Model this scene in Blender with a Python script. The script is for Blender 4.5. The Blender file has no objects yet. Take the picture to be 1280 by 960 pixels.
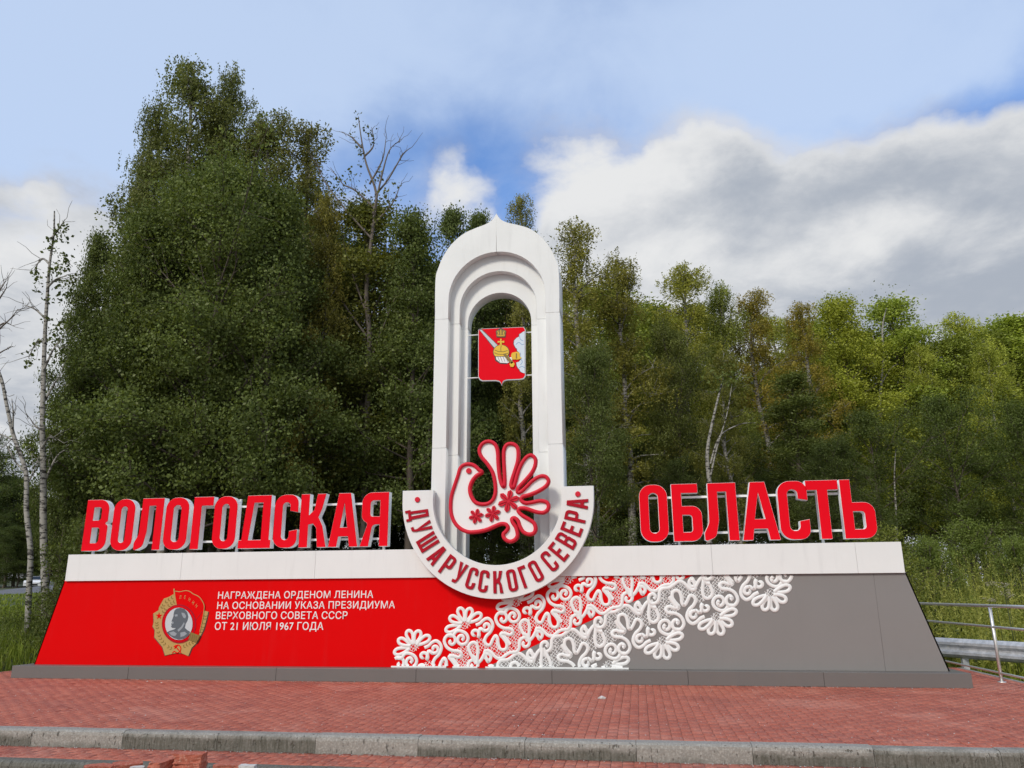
import bpy, bmesh, math, random
import numpy as np
from mathutils import Vector, Matrix
R = math.radians
SC = bpy.context.scene
COL = SC.collection
random.seed(7)
RNG = np.random.default_rng(11)

# ------------------------------------------------------------------ camera
EYE = 1.28                      # metres above the paved platform
PITCH, YAW, ROLL = R(15.298), R(8.848), R(-0.368)
FPX = 963.0
fw = np.array([-math.sin(YAW)*math.cos(PITCH), math.cos(YAW)*math.cos(PITCH), math.sin(PITCH)])
rt = np.array([math.cos(YAW), math.sin(YAW), 0.0])
up = np.cross(rt, fw)
rt, up = rt*math.cos(ROLL)+up*math.sin(ROLL), -rt*math.sin(ROLL)+up*math.cos(ROLL)
camd = bpy.data.cameras.new('camera'); cam = bpy.data.objects.new('camera', camd); COL.objects.link(cam)
cam.matrix_world = Matrix(((rt[0], up[0], -fw[0], 0), (rt[1], up[1], -fw[1], 0), (rt[2], up[2], -fw[2], EYE), (0, 0, 0, 1)))
camd.sensor_width = 36; camd.lens = 36*FPX/1280; camd.clip_end = 3000; camd.clip_start = 0.1
SC.camera = cam

def ray(px, py): return fw*FPX + rt*(px-640) - up*(py-480)
def at(px, py, Y):
    d = ray(px, py)*1.0; d = d*(Y/d[1]); return (d[0], Y, EYE+d[2])
def xz(px, py, Y): a = at(px, py, Y); return (a[0], a[2])
def gnd(px, py, z=0.0):
    d = ray(px, py); d = d*((z-EYE)/d[2]); return (d[0], d[1], z)

# ------------------------------------------------------------------ light
SUN_EL, SUN_AZ = R(38), R(205)          # azimuth clockwise from +Y (the view is roughly +Y): sun behind the camera, to the left
sd = bpy.data.lights.new('sun', 'SUN'); so = bpy.data.objects.new('sun', sd); COL.objects.link(so)
sdir = Vector((math.sin(SUN_AZ)*math.cos(SUN_EL), math.cos(SUN_AZ)*math.cos(SUN_EL), math.sin(SUN_EL)))
so.rotation_euler = sdir.to_track_quat('Z', 'Y').to_euler()
sd.energy = 1.5; sd.angle = R(12); sd.color = (1.0, 0.905, 0.77)
SC.view_settings.view_transform = 'Standard'; SC.view_settings.look = 'None'
SC.view_settings.exposure = 0.5; SC.view_settings.gamma = 1.0

# ------------------------------------------------------------------ node helper
class NT:
    def __init__(s, tree): s.t = tree; s.n = tree.nodes; s.l = tree.links
    def new(s, kind, **kw):
        n = s.n.new(kind)
        for k, v in kw.items():
            if k.startswith('i_'): continue
            setattr(n, k, v)
        return n
    def put(s, sock, v):
        if hasattr(v, 'node'): s.l.new(v, sock)
        elif isinstance(v, (tuple, list)) and len(v) == 3 and sock.type == 'RGBA': sock.default_value = (*v, 1)
        else: sock.default_value = v
    def math(s, op, a, b=0.0, c=None, clamp=False):
        n = s.new('ShaderNodeMath', operation=op, use_clamp=clamp); s.put(n.inputs[0], a); s.put(n.inputs[1], b)
        if c is not None: s.put(n.inputs[2], c)
        return n.outputs[0]
    def vmath(s, op, a, b=(0, 0, 0), scale=None):
        n = s.new('ShaderNodeVectorMath', operation=op); s.put(n.inputs[0], a); s.put(n.inputs[1], b)
        if scale is not None: s.put(n.inputs['Scale'], scale)
        return n.outputs['Value'] if op in ('DOT_PRODUCT', 'LENGTH', 'DISTANCE') else n.outputs[0]
    def mix(s, f, a, b, blend='MIX'):
        n = s.new('ShaderNodeMix', data_type='RGBA', blend_type=blend)
        s.put(n.inputs[0], f); s.put(n.inputs[6], a); s.put(n.inputs[7], b); return n.outputs[2]
    def noise(s, vec, scale, detail=4, rough=.55, dist=0.0):
        n = s.new('ShaderNodeTexNoise'); 
        if vec is not None: s.put(n.inputs['Vector'], vec)
        n.inputs['Scale'].default_value = scale; n.inputs['Detail'].default_value = detail
        n.inputs['Roughness'].default_value = rough; n.inputs['Distortion'].default_value = dist
        return n.outputs[0]
    def mrange(s, v, a, b, c=0.0, d=1.0, smooth=True):
        n = s.new('ShaderNodeMapRange'); n.interpolation_type = 'SMOOTHSTEP' if smooth else 'LINEAR'
        s.put(n.inputs[0], v)
        for i, q in enumerate((a, b, c, d)): n.inputs[1+i].default_value = q
        return n.outputs[0]

# ------------------------------------------------------------------ sky
W = bpy.data.worlds.new('World'); SC.world = W; W.use_nodes = True
W.node_tree.nodes.clear(); w = NT(W.node_tree)
sky = w.new('ShaderNodeTexSky'); sky.sky_type = 'NISHITA'; sky.sun_disc = False
sky.sun_elevation = SUN_EL; sky.sun_rotation = SUN_AZ
sky.air_density = 1.0; sky.dust_density = 1.2; sky.ozone_density = 2.5
tc = w.new('ShaderNodeTexCoord'); D = tc.outputs['Generated']
Dn = w.vmath('NORMALIZE', D)
sep = w.new('ShaderNodeSeparateXYZ'); w.l.new(Dn, sep.inputs[0])
# cloud-deck coordinates: direction projected on a level sheet, so that clouds flatten towards the horizon
zz = w.math('ADD', w.math('MAXIMUM', sep.outputs[2], 0.0), 0.22)
cx = w.math('DIVIDE', sep.outputs[0], zz); cy = w.math('DIVIDE', sep.outputs[1], zz)
cmb = w.new('ShaderNodeCombineXYZ'); w.l.new(cx, cmb.inputs[0]); w.l.new(cy, cmb.inputs[1])
deck = cmb.outputs[0]
n1 = w.noise(deck, 1.9, 9, .58, .35)
n2 = w.noise(w.vmath('ADD', deck, (7.3, 2.1, 0)), 4.2, 8, .6, .3)
n3 = w.noise(w.vmath('ADD', deck, (1.3, 9.1, 4)), 0.9, 6, .5, .6)
warp = w.new('ShaderNodeTexNoise'); w.l.new(Dn, warp.inputs['Vector']); warp.inputs['Scale'].default_value = 7; warp.inputs['Detail'].default_value = 6
wv = w.vmath('SCALE', w.vmath('SUBTRACT', warp.outputs['Color'], (.5, .5, .5)), scale=0.16)
Dw = w.vmath('ADD', Dn, wv)
def blob(px, py, rx, ry, tilt=0.0, src=None):
    """gaussian lump of cloud in the direction seen at (px,py); radii in degrees across / up"""
    d = ray(px, py); d = d/np.linalg.norm(d)
    a = np.array([d[1], -d[0], 0]); a /= np.linalg.norm(a); b = np.cross(a, d)
    a2 = a*math.cos(tilt)+b*math.sin(tilt); b2 = -a*math.sin(tilt)+b*math.cos(tilt)
    rel = w.vmath('SUBTRACT', src or Dw, tuple(float(q) for q in d))
    u = w.math('MULTIPLY', w.vmath('DOT_PRODUCT', rel, tuple(float(q) for q in a2)), 1/math.radians(rx))
    v = w.math('MULTIPLY', w.vmath('DOT_PRODUCT', rel, tuple(float(q) for q in b2)), 1/math.radians(ry))
    q = w.math('ADD', w.math('MULTIPLY', u, u), w.math('MULTIPLY', v, v))
    front = w.math('GREATER_THAN', w.vmath('DOT_PRODUCT', Dn, tuple(float(q) for q in d)), 0.0)
    return w.math('MULTIPLY', w.math('EXPONENT', w.math('MULTIPLY', q, -1.0)), front)
def bsum(lst):
    t = None
    for amp, *a in lst:
        s_ = w.math('MULTIPLY', blob(*a), amp); t = s_ if t is None else w.math('ADD', t, s_)
    return t
solid = bsum([(.95, 1000, 262, 15, 6), (.95, 1230, 215, 9, 6), (.8, 760, 252, 8, 4.2), (.55, 690, 256, 4.5, 3.4), (1.1, 1150, 345, 14, 5), (.9, 900, 330, 12, 5),
              (.85, 572, 246, 3.1, 2.0), (.5, 430, 245, 4, 3), (.45, 800, 190, 7, 2.2),
              (.8, 10, 350, 6, 4), (.7, 95, 262, 4.6, 2.2), (.45, 5, 240, 2.0, 1.2), (.8, 60, 430, 9, 4.5), (.8, 20, 560, 10, 6),
              (-.30, 628, 225, 1.6, 2.2), (-.75, 636, 268, 2.6, 2.6), (-.35, 700, 235, 2.5, 1.6), (-.4, 1010, 120, 9, 2.2), (-.5, 1245, 105, 4.5, 1.6)])
wall = w.math('MULTIPLY', w.mrange(sep.outputs[2], .50, .26), 1.0)   # more cloud towards the horizon all round
n4 = w.noise(w.vmath('ADD', deck, (3.1, 5.7, 1)), 11.0, 9, .62, .25)
dens = w.math('ADD', w.math('ADD', solid, wall), w.math('MULTIPLY', w.math('SUBTRACT', n1, .5), 1.6))
rear = w.mrange(sep.outputs[1], .25, -.45)                          # unseen cloud behind the camera, thickened to make the light less blue
dens = w.math('ADD', dens, w.math('MULTIPLY', rear, w.math('MULTIPLY', w.mrange(n3, .30, .5), .85)))
cum = w.mrange(w.math('ADD', dens, w.math('MULTIPLY', w.math('ADD', w.math('SUBTRACT', n2, .5), w.math('MULTIPLY', w.math('SUBTRACT', n4, .5), .75)), .9)), .18, 1.08)
veil = w.math('MULTIPLY', w.mrange(w.math('ADD', w.math('ADD', n3, w.math('MULTIPLY', n2, .35)), bsum([(.34, 250, 40, 28, 9), (.30, 980, 60, 22, 8), (.18, 90, 170, 12, 6), (-.30, 545, 185, 11, 3.8), (-.22, 1250, 110, 5, 2), (-.12, 700, 120, 10, 4)])), .48, .98), .82)
mask = w.math('MAXIMUM', cum, veil)
shade = bsum([(.75, 1180, 370, 12, 4.2), (.5, 1090, 215, 8, 2.6), (.45, 1240, 250, 6, 3), (.35, 900, 260, 7, 2.6), (.35, 40, 540, 10, 6), (-.35, 1130, 300, 9, 1.8), (-.4, 720, 230, 7, 2.4), (-.3, 575, 240, 4, 2.5), (-.3, 950, 170, 8, 2), (.25, 120, 150, 14, 7)])
shade = w.math('ADD', shade, w.math('MULTIPLY', w.math('ADD', w.math('SUBTRACT', n2, .5), w.math('MULTIPLY', w.math('SUBTRACT', n4, .5), .5)), 1.5))
shade = w.mrange(shade, -.35, .85)
ccol = w.mix(shade, (.57, .575, .58), (.29, .32, .37))
vcol = (.43, .52, .67)
ccol = w.mix(w.math('SUBTRACT', 1.0, w.math('MINIMUM', w.math('DIVIDE', cum, w.math('ADD', veil, .05)), 1.0)), ccol, vcol)
bg1 = w.new('ShaderNodeBackground'); bg1.inputs[1].default_value = 0.125
skyc = w.mix(1.0, sky.outputs[0], (0.60, 0.92, 1.27), 'MULTIPLY'); w.l.new(skyc, bg1.inputs[0])
bg2 = w.new('ShaderNodeBackground'); w.l.new(ccol, bg2.inputs[0]); bg2.inputs[1].default_value = 1.0
mx = w.new('ShaderNodeMixShader'); w.l.new(mask, mx.inputs[0]); w.l.new(bg1.outputs[0], mx.inputs[1]); w.l.new(bg2.outputs[0], mx.inputs[2])
wo = w.new('ShaderNodeOutputWorld'); w.l.new(mx.outputs[0], wo.inputs[0])

# ------------------------------------------------------------------ materials
MATS = {}
def mat(name, color, rough=.5, metal=0.0, spec=.5):
    m = bpy.data.materials.new(name); m.use_nodes = True; t = NT(m.node_tree)
    b = t.n['Principled BSDF']; b.inputs['Base Color'].default_value = (*color, 1)
    b.inputs['Roughness'].default_value = rough; b.inputs['Metallic'].default_value = metal
    b.inputs['Specular IOR Level'].default_value = spec
    MATS[name] = m; return m, t, b
def pos(t): return t.new('ShaderNodeNewGeometry').outputs['Position']
def painted(name, col, rough=.42, var=.05, dirt=.12, bump=.02, spec=.3):
    m, t, b = mat(name, col, rough, 0.0, spec); P = pos(t)
    n = t.noise(P, 1.3, 6, .6); sc = t.vmath('MULTIPLY', P, (6, 6, .7)); st = t.noise(sc, 1.5, 5, .6)
    c = t.mix(t.mrange(n, .3, .7, 0, var), col, tuple(q*.6 for q in col))
    c = t.mix(t.math('MULTIPLY', t.mrange(st, .52, .75), dirt), c, tuple(q*.55+.06 for q in col))
    t.l.new(c, b.inputs['Base Color'])
    t.l.new(t.mrange(n, .3, .7, rough-.06, rough+.1), b.inputs['Roughness'])
    bm = t.new('ShaderNodeBump'); bm.inputs['Strength'].default_value = bump*4; bm.inputs['Distance'].default_value = .01
    t.l.new(t.noise(P, 2.2, 2, .5), bm.inputs['Height']); t.l.new(bm.outputs[0], b.inputs['Normal'])
    return m
WHITE = painted('white_painted_metal', (.805, .815, .79), .45, .10, .16)
LETWHITE = painted('white_letter_side', (.93, .925, .91), .4, .02, .02)
WHITE2 = painted('white_cut_plastic', (.83, .84, .82), .5, .04, .05)
RED = painted('red_painted_panel', (.72, .0015, .0025), .42, .06, .05, .02, .06)
FACE = painted('red_letter_face', (.80, .005, .016), .5, .04, .04, .02, .04)
LETRED = painted('dark_red_letter', (.42, .010, .024), .45, .05, .05, .02, .08)
BIRDRED = painted('coral_red_rim', (.66, .024, .046), .4, .05, .05, .02, .12)
GREY = painted('grey_painted_panel', (.238, .226, .216), .36, .10, .15)
DARKGREY = painted('grey_base_metal', (.165, .155, .146), .36, .16, .3)
GOLD = painted('gold_print', (.50, .33, .11), .45, .15, .2)
YEL = painted('yellow_gold_print', (.78, .50, .04), .45, .1, .1)
DKGOLD = painted('dark_olive_gold_print', (.25, .17, .04), .5, .1, .1)
OUTL = painted('dark_outline_print', (.10, .05, .05), .5, .1, .1)
PALE = painted('pale_grey_print', (.55, .60, .62), .5, .1, .1)
CLOUD = painted('pale_blue_print', (.66, .74, .82), .5, .1, .1)
BLUELN = painted('blue_line_print', (.25, .40, .62), .5, .1, .1)
HEAD = painted('slate_grey_print', (.11, .13, .15), .5, .1, .1)
HEAD2 = painted('light_slate_print', (.30, .34, .37), .5, .1, .1)
STEEL = mat('stainless_steel', (.78, .77, .74), .42, .75)[0]
m, t, b = mat('galvanised_steel', (.5, .5, .5), .55, .4); P = pos(t)
t.l.new(t.mix(t.mrange(t.noise(P, 9, 5, .6), .35, .65), (.48, .50, .51), (.66, .67, .68)), b.inputs['Base Color']); GALV = m

def concrete(name, wet):
    m, t, b = mat(name, (.3, .3, .28), .85); P = pos(t)
    base = t.mix(t.noise(P, 5, 8, .65), (.20, .19, .165), (.35, .33, .29))
    base = t.mix(t.mrange(t.noise(P, 60, 3, .6), .45, .7), base, (.40, .385, .34))
    # drip-shaped dark pits on the face
    sv = t.vmath('MULTIPLY', P, (38, 38, 15)); pit = t.noise(sv, 1.0, 2, .5)
    base = t.mix(t.math('MULTIPLY', t.mrange(pit, .64, .72), .8), base, (.07, .065, .05))
    sp = t.new('ShaderNodeSeparateXYZ'); t.l.new(P, sp.inputs[0])
    edge = t.math('ADD', t.mrange(sp.outputs[2], .01, -.15, 0, .75), t.math('MULTIPLY', t.noise(t.vmath('MULTIPLY', P, (1, 1, .5)), 2.2, 7, .72), 1.05))
    lim = {0: (1.05, 1.6), 1: (.66, 1.1), 2: (.42, .80)}[wet]
    wf = t.mrange(edge, *lim)
    streak = t.noise(t.vmath('MULTIPLY', P, (55, 20, 7)), 1.0, 3, .6)
    base = t.mix(t.math('MULTIPLY', wf, t.mrange(streak, .25, .7, .95, .6)), base, (.075, .073, .052))
    t.l.new(base, b.inputs['Base Color'])
    bm = t.new('ShaderNodeBump'); bm.inputs['Strength'].default_value = .7; bm.inputs['Distance'].default_value = .012
    t.l.new(t.math('SUBTRACT', t.noise(P, 45, 5, .65), t.mrange(pit, .62, .72)), bm.inputs['Height']); t.l.new(bm.outputs[0], b.inputs['Normal'])
    return m
CONC = [concrete('kerb_concrete_dry', 0), concrete('kerb_concrete_damp', 1), concrete('kerb_concrete_wet', 2)]

m, t, b = mat('red_clay_paver', (.33, .11, .08), .8); P = pos(t)
at_ = t.new('ShaderNodeAttribute'); at_.attribute_name = 'tint'; tn = at_.outputs['Fac']
c = t.mix(tn, (.375, .084, .045), (.465, .128, .074))
c = t.mix(t.math('MULTIPLY', t.mrange(t.noise(P, 1.1, 7, .7, .6), .46, .66), .7), c, (.27, .058, .036))
c = t.mix(t.math('MULTIPLY', t.mrange(t.noise(t.vmath('ADD', P, (4, 8, 0)), .8, 7, .7, .5), .5, .68), .5), c, (.56, .235, .165))
c = t.mix(t.math('MULTIPLY', t.mrange(t.noise(P, 42, 5, .75), .47, .7), .6), c, (.62, .35, .26))
c = t.mix(t.math('MULTIPLY', t.mrange(t.noise(P, 30, 3, .6), .55, .75), .5), c, (.14, .045, .035))
t.l.new(c, b.inputs['Base Color'])
bm = t.new('ShaderNodeBump'); bm.inputs['Strength'].default_value = .6; bm.inputs['Distance'].default_value = .006
t.l.new(t.noise(P, 120, 4, .7), bm.inputs['Height']); t.l.new(bm.outputs[0], b.inputs['Normal']); PAVER = m
m, t, b = mat('joint_sand', (.2, .11, .085), .95); P = pos(t)
t.l.new(t.mix(t.mrange(t.noise(P, 3, 6, .7), .4, .65), (.14, .062, .048), (.34, .24, .18)), b.inputs['Base Color']); SAND = m
m, t, b = mat('meadow_soil', (.05, .06, .02), .95); P = pos(t)
t.l.new(t.mix(t.noise(P, 1.5, 8, .7), (.030, .042, .012), (.085, .10, .032)), b.inputs['Base Color']); SOIL = m
m, t, b = mat('asphalt', (.05, .05, .05), .85); P = pos(t)
t.l.new(t.mix(t.noise(P, .5, 8, .7), (.10, .10, .105), (.16, .16, .165)), b.inputs['Base Color']); ASPH = m
MARK = mat('road_marking_white', (.7, .7, .68), .7)[0]
DARKGAP = mat('dark_inner_metal', (.05, .05, .05), .7)[0]
RUBBLEW = mat('pale_mortar', (.55, .53, .50), .9)[0]
CARW = mat('white_car_paint', (.75, .76, .78), .25)[0]
GLASS = mat('dark_window_glass', (.02, .025, .03), .08)[0]
RUBBER = mat('black_tyre_rubber', (.02, .02, .02), .8)[0]
LAMP = mat('headlight_lens', (.85, .86, .9), .1)[0]
FLOWER = mat('cream_flower_heads', (.42, .38, .26), .8)[0]

def leafmat(name, dark, light, trans=.35):
    m = bpy.data.materials.new(name); m.use_nodes = True; t = NT(m.node_tree); t.n.clear()
    a = t.new('ShaderNodeAttribute'); a.attribute_name = 'tint'
    oi = t.new('ShaderNodeObjectInfo')
    c = t.mix(a.outputs['Fac'], dark, light)
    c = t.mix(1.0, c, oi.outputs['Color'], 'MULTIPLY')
    d = t.new('ShaderNodeBsdfDiffuse'); t.l.new(c, d.inputs[0])
    tr = t.new('ShaderNodeBsdfTranslucent'); t.l.new(t.mix(1.0, c, (1.25, 1.2, .5), 'MULTIPLY'), tr.inputs[0])
    g = t.new('ShaderNodeBsdfGlossy'); g.inputs[0].default_value = (.5, .5, .4, 1); g.inputs['Roughness'].default_value = .45
    m1 = t.new('ShaderNodeMixShader'); m1.inputs[0].default_value = trans; t.l.new(d.outputs[0], m1.inputs[1]); t.l.new(tr.outputs[0], m1.inputs[2])
    m2 = t.new('ShaderNodeMixShader'); m2.inputs[0].default_value = .03; t.l.new(m1.outputs[0], m2.inputs[1]); t.l.new(g.outputs[0], m2.inputs[2])
    o = t.new('ShaderNodeOutputMaterial'); t.l.new(m2.outputs[0], o.inputs[0]); return m
LEAF = leafmat('leaf_green', (.058, .076, .022), (.235, .270, .085))
BIRCHLEAF = leafmat('birch_leaf', (.072, .088, .024), (.300, .310, .092))
GRASS = leafmat('grass_blades', (.075, .105, .018), (.27, .30, .070), .3)
WEED = leafmat('tall_weeds', (.075, .095, .028), (.27, .26, .10), .3)
def bark(name, light, dark, bands):
    m, t, b = mat(name, light, .85)
    tcn = t.new('ShaderNodeTexCoord'); P = tcn.outputs['Object']
    if bands:
        n = t.noise(t.vmath('MULTIPLY', P, (5, 5, 16)), 1.0, 4, .65); n2_ = t.noise(P, 2.2, 4, .7)
        f = t.mrange(t.math('ADD', n, t.math('MULTIPLY', n2_, .35)), .66, .76)
        sp = t.new('ShaderNodeSeparateXYZ'); t.l.new(P, sp.inputs[0])
        f = t.math('MAXIMUM', f, t.math('MULTIPLY', t.mrange(t.math('ADD', sp.outputs[2], t.math('MULTIPLY', n2_, 2.0)), 2.1, .9), t.mrange(n, .42, .52)))
    else:
        f = t.noise(t.vmath('MULTIPLY', P, (14, 14, 3)), 1.0, 5, .7)
    t.l.new(t.mix(f, light, dark), b.inputs['Base Color']); return m
BIRCHBARK = bark('birch_bark', (.33, .31, .27), (.035, .03, .025), True)
GREYBARK = bark('grey_brown_bark', (.16, .13, .10), (.06, .045, .035), False)
DEADBARK = bark('bare_branch_bark', (.20, .17, .14), (.10, .08, .065), False)

# ------------------------------------------------------------------ object helpers
def props(o, label=None, cat=None, group=None, kind=None):
    if label: o['label'] = label
    if cat: o['category'] = cat
    if group: o['group'] = group
    if kind: o['kind'] = kind
    return o
def wloc(p):
    v = Vector((0, 0, 0))
    while p: v += p.location; p = p.parent
    return v
def empty(name, loc, label, cat, group=None):
    o = bpy.data.objects.new(name, None); COL.objects.link(o); o.location = loc; o.empty_display_size = .3
    return props(o, label, cat, group)
def link(name, me, parent=None, smooth=False, origin=None):
    """me is in world coordinates; it is moved under its parent (or to its own origin)"""
    o = bpy.data.objects.new(name, me); COL.objects.link(o)
    if parent is not None:
        o.parent = parent; off = wloc(parent)
    else: off = Vector((0, 0, 0))
    if origin is not None:
        o.location = Vector(origin)-off; off = Vector(origin)
    if off.length > 0: me.transform(Matrix.Translation(-off))
    if smooth: me.polygons.foreach_set('use_smooth', [True]*len(me.polygons))
    return o
def mesh_np(name, verts, faces, mats, tint=None):
    """verts (n,3) array, faces (m,k) array of equal-size faces"""
    verts = np.asarray(verts, dtype=np.float32); faces = np.asarray(faces, dtype=np.int32)
    me = bpy.data.meshes.new(name); k = faces.shape[1]
    me.vertices.add(len(verts)); me.vertices.foreach_set('co', verts.ravel())
    me.loops.add(faces.size); me.loops.foreach_set('vertex_index', faces.ravel())
    me.polygons.add(len(faces)); me.polygons.foreach_set('loop_start', np.arange(0, faces.size, k, dtype=np.int32))
    try: me.polygons.foreach_set('loop_total', np.full(len(faces), k, dtype=np.int32))
    except Exception: pass
    me.update(calc_edges=True)
    if tint is not None:
        a = me.attributes.new('tint', 'FLOAT', 'POINT'); a.data.foreach_set('value', np.asarray(tint, dtype=np.float32))
    for m_ in (mats if isinstance(mats, (list, tuple)) else [mats]): me.materials.append(m_)
    return me
def mesh_py(name, verts, faces, m_):
    me = bpy.data.meshes.new(name); me.from_pydata([tuple(v) for v in verts], [], faces); me.update()
    me.materials.append(m_); return me
def plate_mesh(name, loops, yf, thick, m_, offset=0.0, bevel=0.0):
    """closed outlines in world XZ, front face at Y=yf, thickness going back"""
    cu = bpy.data.curves.new('tmp', 'CURVE'); cu.dimensions = '2D'; cu.fill_mode = 'BOTH'
    cu.extrude = thick/2-bevel; cu.offset = offset-bevel; cu.bevel_depth = bevel; cu.bevel_resolution = 0
    for lp in loops:
        s = cu.splines.new('POLY'); s.points.add(len(lp)-1)
        for i, (x, z) in enumerate(lp): s.points[i].co = (x, z, 0, 1)
        s.use_cyclic_u = True
    o = bpy.data.objects.new('tmp', cu); COL.objects.link(o)
    me = bpy.data.meshes.new_from_object(o); bpy.data.objects.remove(o); bpy.data.curves.remove(cu)
    n = len(me.vertices); co = np.zeros(n*3, dtype=np.float32); me.vertices.foreach_get('co', co); co = co.reshape(-1, 3)
    me.vertices.foreach_set('co', np.stack([co[:, 0], yf+thick/2-co[:, 2], co[:, 1]], 1).ravel()); me.update()
    me.name = name; me.materials.clear(); me.materials.append(m_); return me
def plate(name, loops, yf, thick, m_, parent=None, offset=0.0, bevel=0.0, origin=None):
    return link(name, plate_mesh(name, loops, yf, thick, m_, offset, bevel), parent, origin=origin)
def box_vf(x0, x1, y0, y1, z0, z1):
    v = [(x0, y0, z0), (x1, y0, z0), (x1, y1, z0), (x0, y1, z0), (x0, y0, z1), (x1, y0, z1), (x1, y1, z1), (x0, y1, z1)]
    f = [(0, 3, 2, 1), (4, 5, 6, 7), (0, 1, 5, 4), (1, 2, 6, 5), (2, 3, 7, 6), (3, 0, 4, 7)]
    return v, f
def box(name, x0, x1, y0, y1, z0, z1, m_, parent=None, bevel=0.0):
    v, f = box_vf(x0, x1, y0, y1, z0, z1); me = mesh_py(name, v, f, m_)
    if bevel:
        bm = bmesh.new(); bm.from_mesh(me); bmesh.ops.bevel(bm, geom=bm.edges[:], offset=bevel, segments=2, affect='EDGES', profile=.5); bm.to_mesh(me); bm.free()
    return link(name, me, parent)
def tubes_np(paths, sides=6):
    """paths: list of (pts (n,3), radii (n,)) -> verts, quads"""
    V = []; Fq = []; base = 0
    ang = np.arange(sides)*2*math.pi/sides
    for P, r in paths:
        P = np.asarray(P, float); r = np.asarray(r, float); n = len(P)
        T = np.gradient(P, axis=0); T /= np.linalg.norm(T, axis=1)[:, None]+1e-9
        ref = np.where(np.abs(T[:, 2:3]) > .9, np.array([[1., 0, 0]]), np.array([[0, 0, 1.]]))
        ref = np.repeat(ref[:1], n, 0)
        A = np.cross(T, ref); A /= np.linalg.norm(A, axis=1)[:, None]+1e-9; B = np.cross(T, A)
        ring = P[:, None, :]+(A[:, None, :]*np.cos(ang)[None, :, None]+B[:, None, :]*np.sin(ang)[None, :, None])*r[:, None, None]
        V.append(ring.reshape(-1, 3))
        i = np.arange(n-1)[:, None]*sides; j = np.arange(sides)[None, :]; j2 = (j+1) % sides
        Fq.append((base+np.stack([i+j, i+sides+j, i+sides+j2, i+j2], -1)).reshape(-1, 4)); base += n*sides
    return np.concatenate(V), np.concatenate(Fq)
def tube(name, pts, r, m_, parent=None, sides=10, closed_caps=True):
    pts = [np.array(p, float) for p in pts]
    rr = [r]*len(pts)
    if closed_caps: pts = [pts[0]]+pts+[pts[-1]]; rr = [1e-4]+rr+[1e-4]; 
    # nudge the caps so that directions stay defined
    if closed_caps:
        d0 = pts[2]-pts[1]; d0 = d0/np.linalg.norm(d0); pts[0] = pts[1]-d0*1e-4
        d1 = pts[-2]-pts[-3]; d1 = d1/np.linalg.norm(d1); pts[-1] = pts[-2]+d1*1e-4
    v, f = tubes_np([(pts, rr)], sides)
    return link(name, mesh_np(name, v, f, m_), parent, smooth=True)
EDGE = [.18]
def ribbon_np(P, wd, y0, h, grow=0.0, closed=False):
    """flat raised strip following 2-D points (x,z); stands proud of plane y0 by h towards the camera"""
    P = np.asarray(P, float); n = len(P)
    if closed: T = np.roll(P, -1, 0)-np.roll(P, 1, 0)
    else: T = np.gradient(P, axis=0)
    T /= np.linalg.norm(T, axis=1)[:, None]+1e-9; N = np.stack([-T[:, 1], T[:, 0]], 1)
    b = wd*.5; tpw = wd*.5-min(h*.6, wd*EDGE[0])
    hh = h+grow*np.arange(n)/n
    def row(s, y): q = P+N*s; return np.stack([q[:, 0], y, q[:, 1]], 1)
    rows = [row(-b, np.full(n, y0)), row(-b, y0-hh*.55), row(-tpw, y0-hh), row(tpw, y0-hh), row(b, y0-hh*.55), row(b, np.full(n, y0))]
    V = np.stack(rows, 1).reshape(-1, 3); k = 6
    last = n if closed else n-1
    i = np.arange(last)[:, None]*k; i2 = ((np.arange(last)+1) % n)[:, None]*k; j = np.arange(k-1)[None, :]
    return V, np.stack([i+j, i+j+1, i2+j+1, i2+j], -1).reshape(-1, 4)
def smooth_path(P, closed=False, sub=5):
    P = np.asarray(P, float); n = len(P); out = []
    g = (lambda i: P[i % n]) if closed else (lambda i: P[min(max(i, 0), n-1)])
    for i in range(n if closed else n-1):
        a, b_, c_, d_ = g(i-1), g(i), g(i+1), g(i+2)
        for k in range(sub):
            t_ = k/sub
            out.append(.5*((2*b_)+(-a+c_)*t_+(2*a-5*b_+4*c_-d_)*t_**2+(-a+3*b_-3*c_+d_)*t_**3))
    if not closed: out.append(P[-1])
    return np.array(out)
def fillet(pts, seg=7):
    """pts: (x,y) or (x,y,r) -> polygon with rounded corners"""
    n = len(pts); out = []
    for i in range(n):
        p = np.array(pts[i][:2], float); r = pts[i][2] if len(pts[i]) > 2 else 0
        if r <= 0: out.append(tuple(p)); continue
        a = np.array(pts[i-1][:2], float)-p; c_ = np.array(pts[(i+1) % n][:2], float)-p
        la, lc = np.linalg.norm(a), np.linalg.norm(c_); a /= la; c_ /= lc
        ang = math.acos(max(-1, min(1, float(a@c_)))); d = r/math.tan(ang/2)
        d = min(d, la*.499, lc*.499); r2 = d*math.tan(ang/2)
        bis = (a+c_); bis /= np.linalg.norm(bis); cen = p+bis*(r2/math.sin(ang/2))
        s = p+a*d-cen; e = p+c_*d-cen
        a0 = math.atan2(s[1], s[0]); a1 = math.atan2(e[1], e[0]); da = (a1-a0+math.pi) % (2*math.pi)-math.pi
        for k in range(seg+1):
            th = a0+da*k/seg; out.append((cen[0]+r2*math.cos(th), cen[1]+r2*math.sin(th)))
    return out

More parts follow.
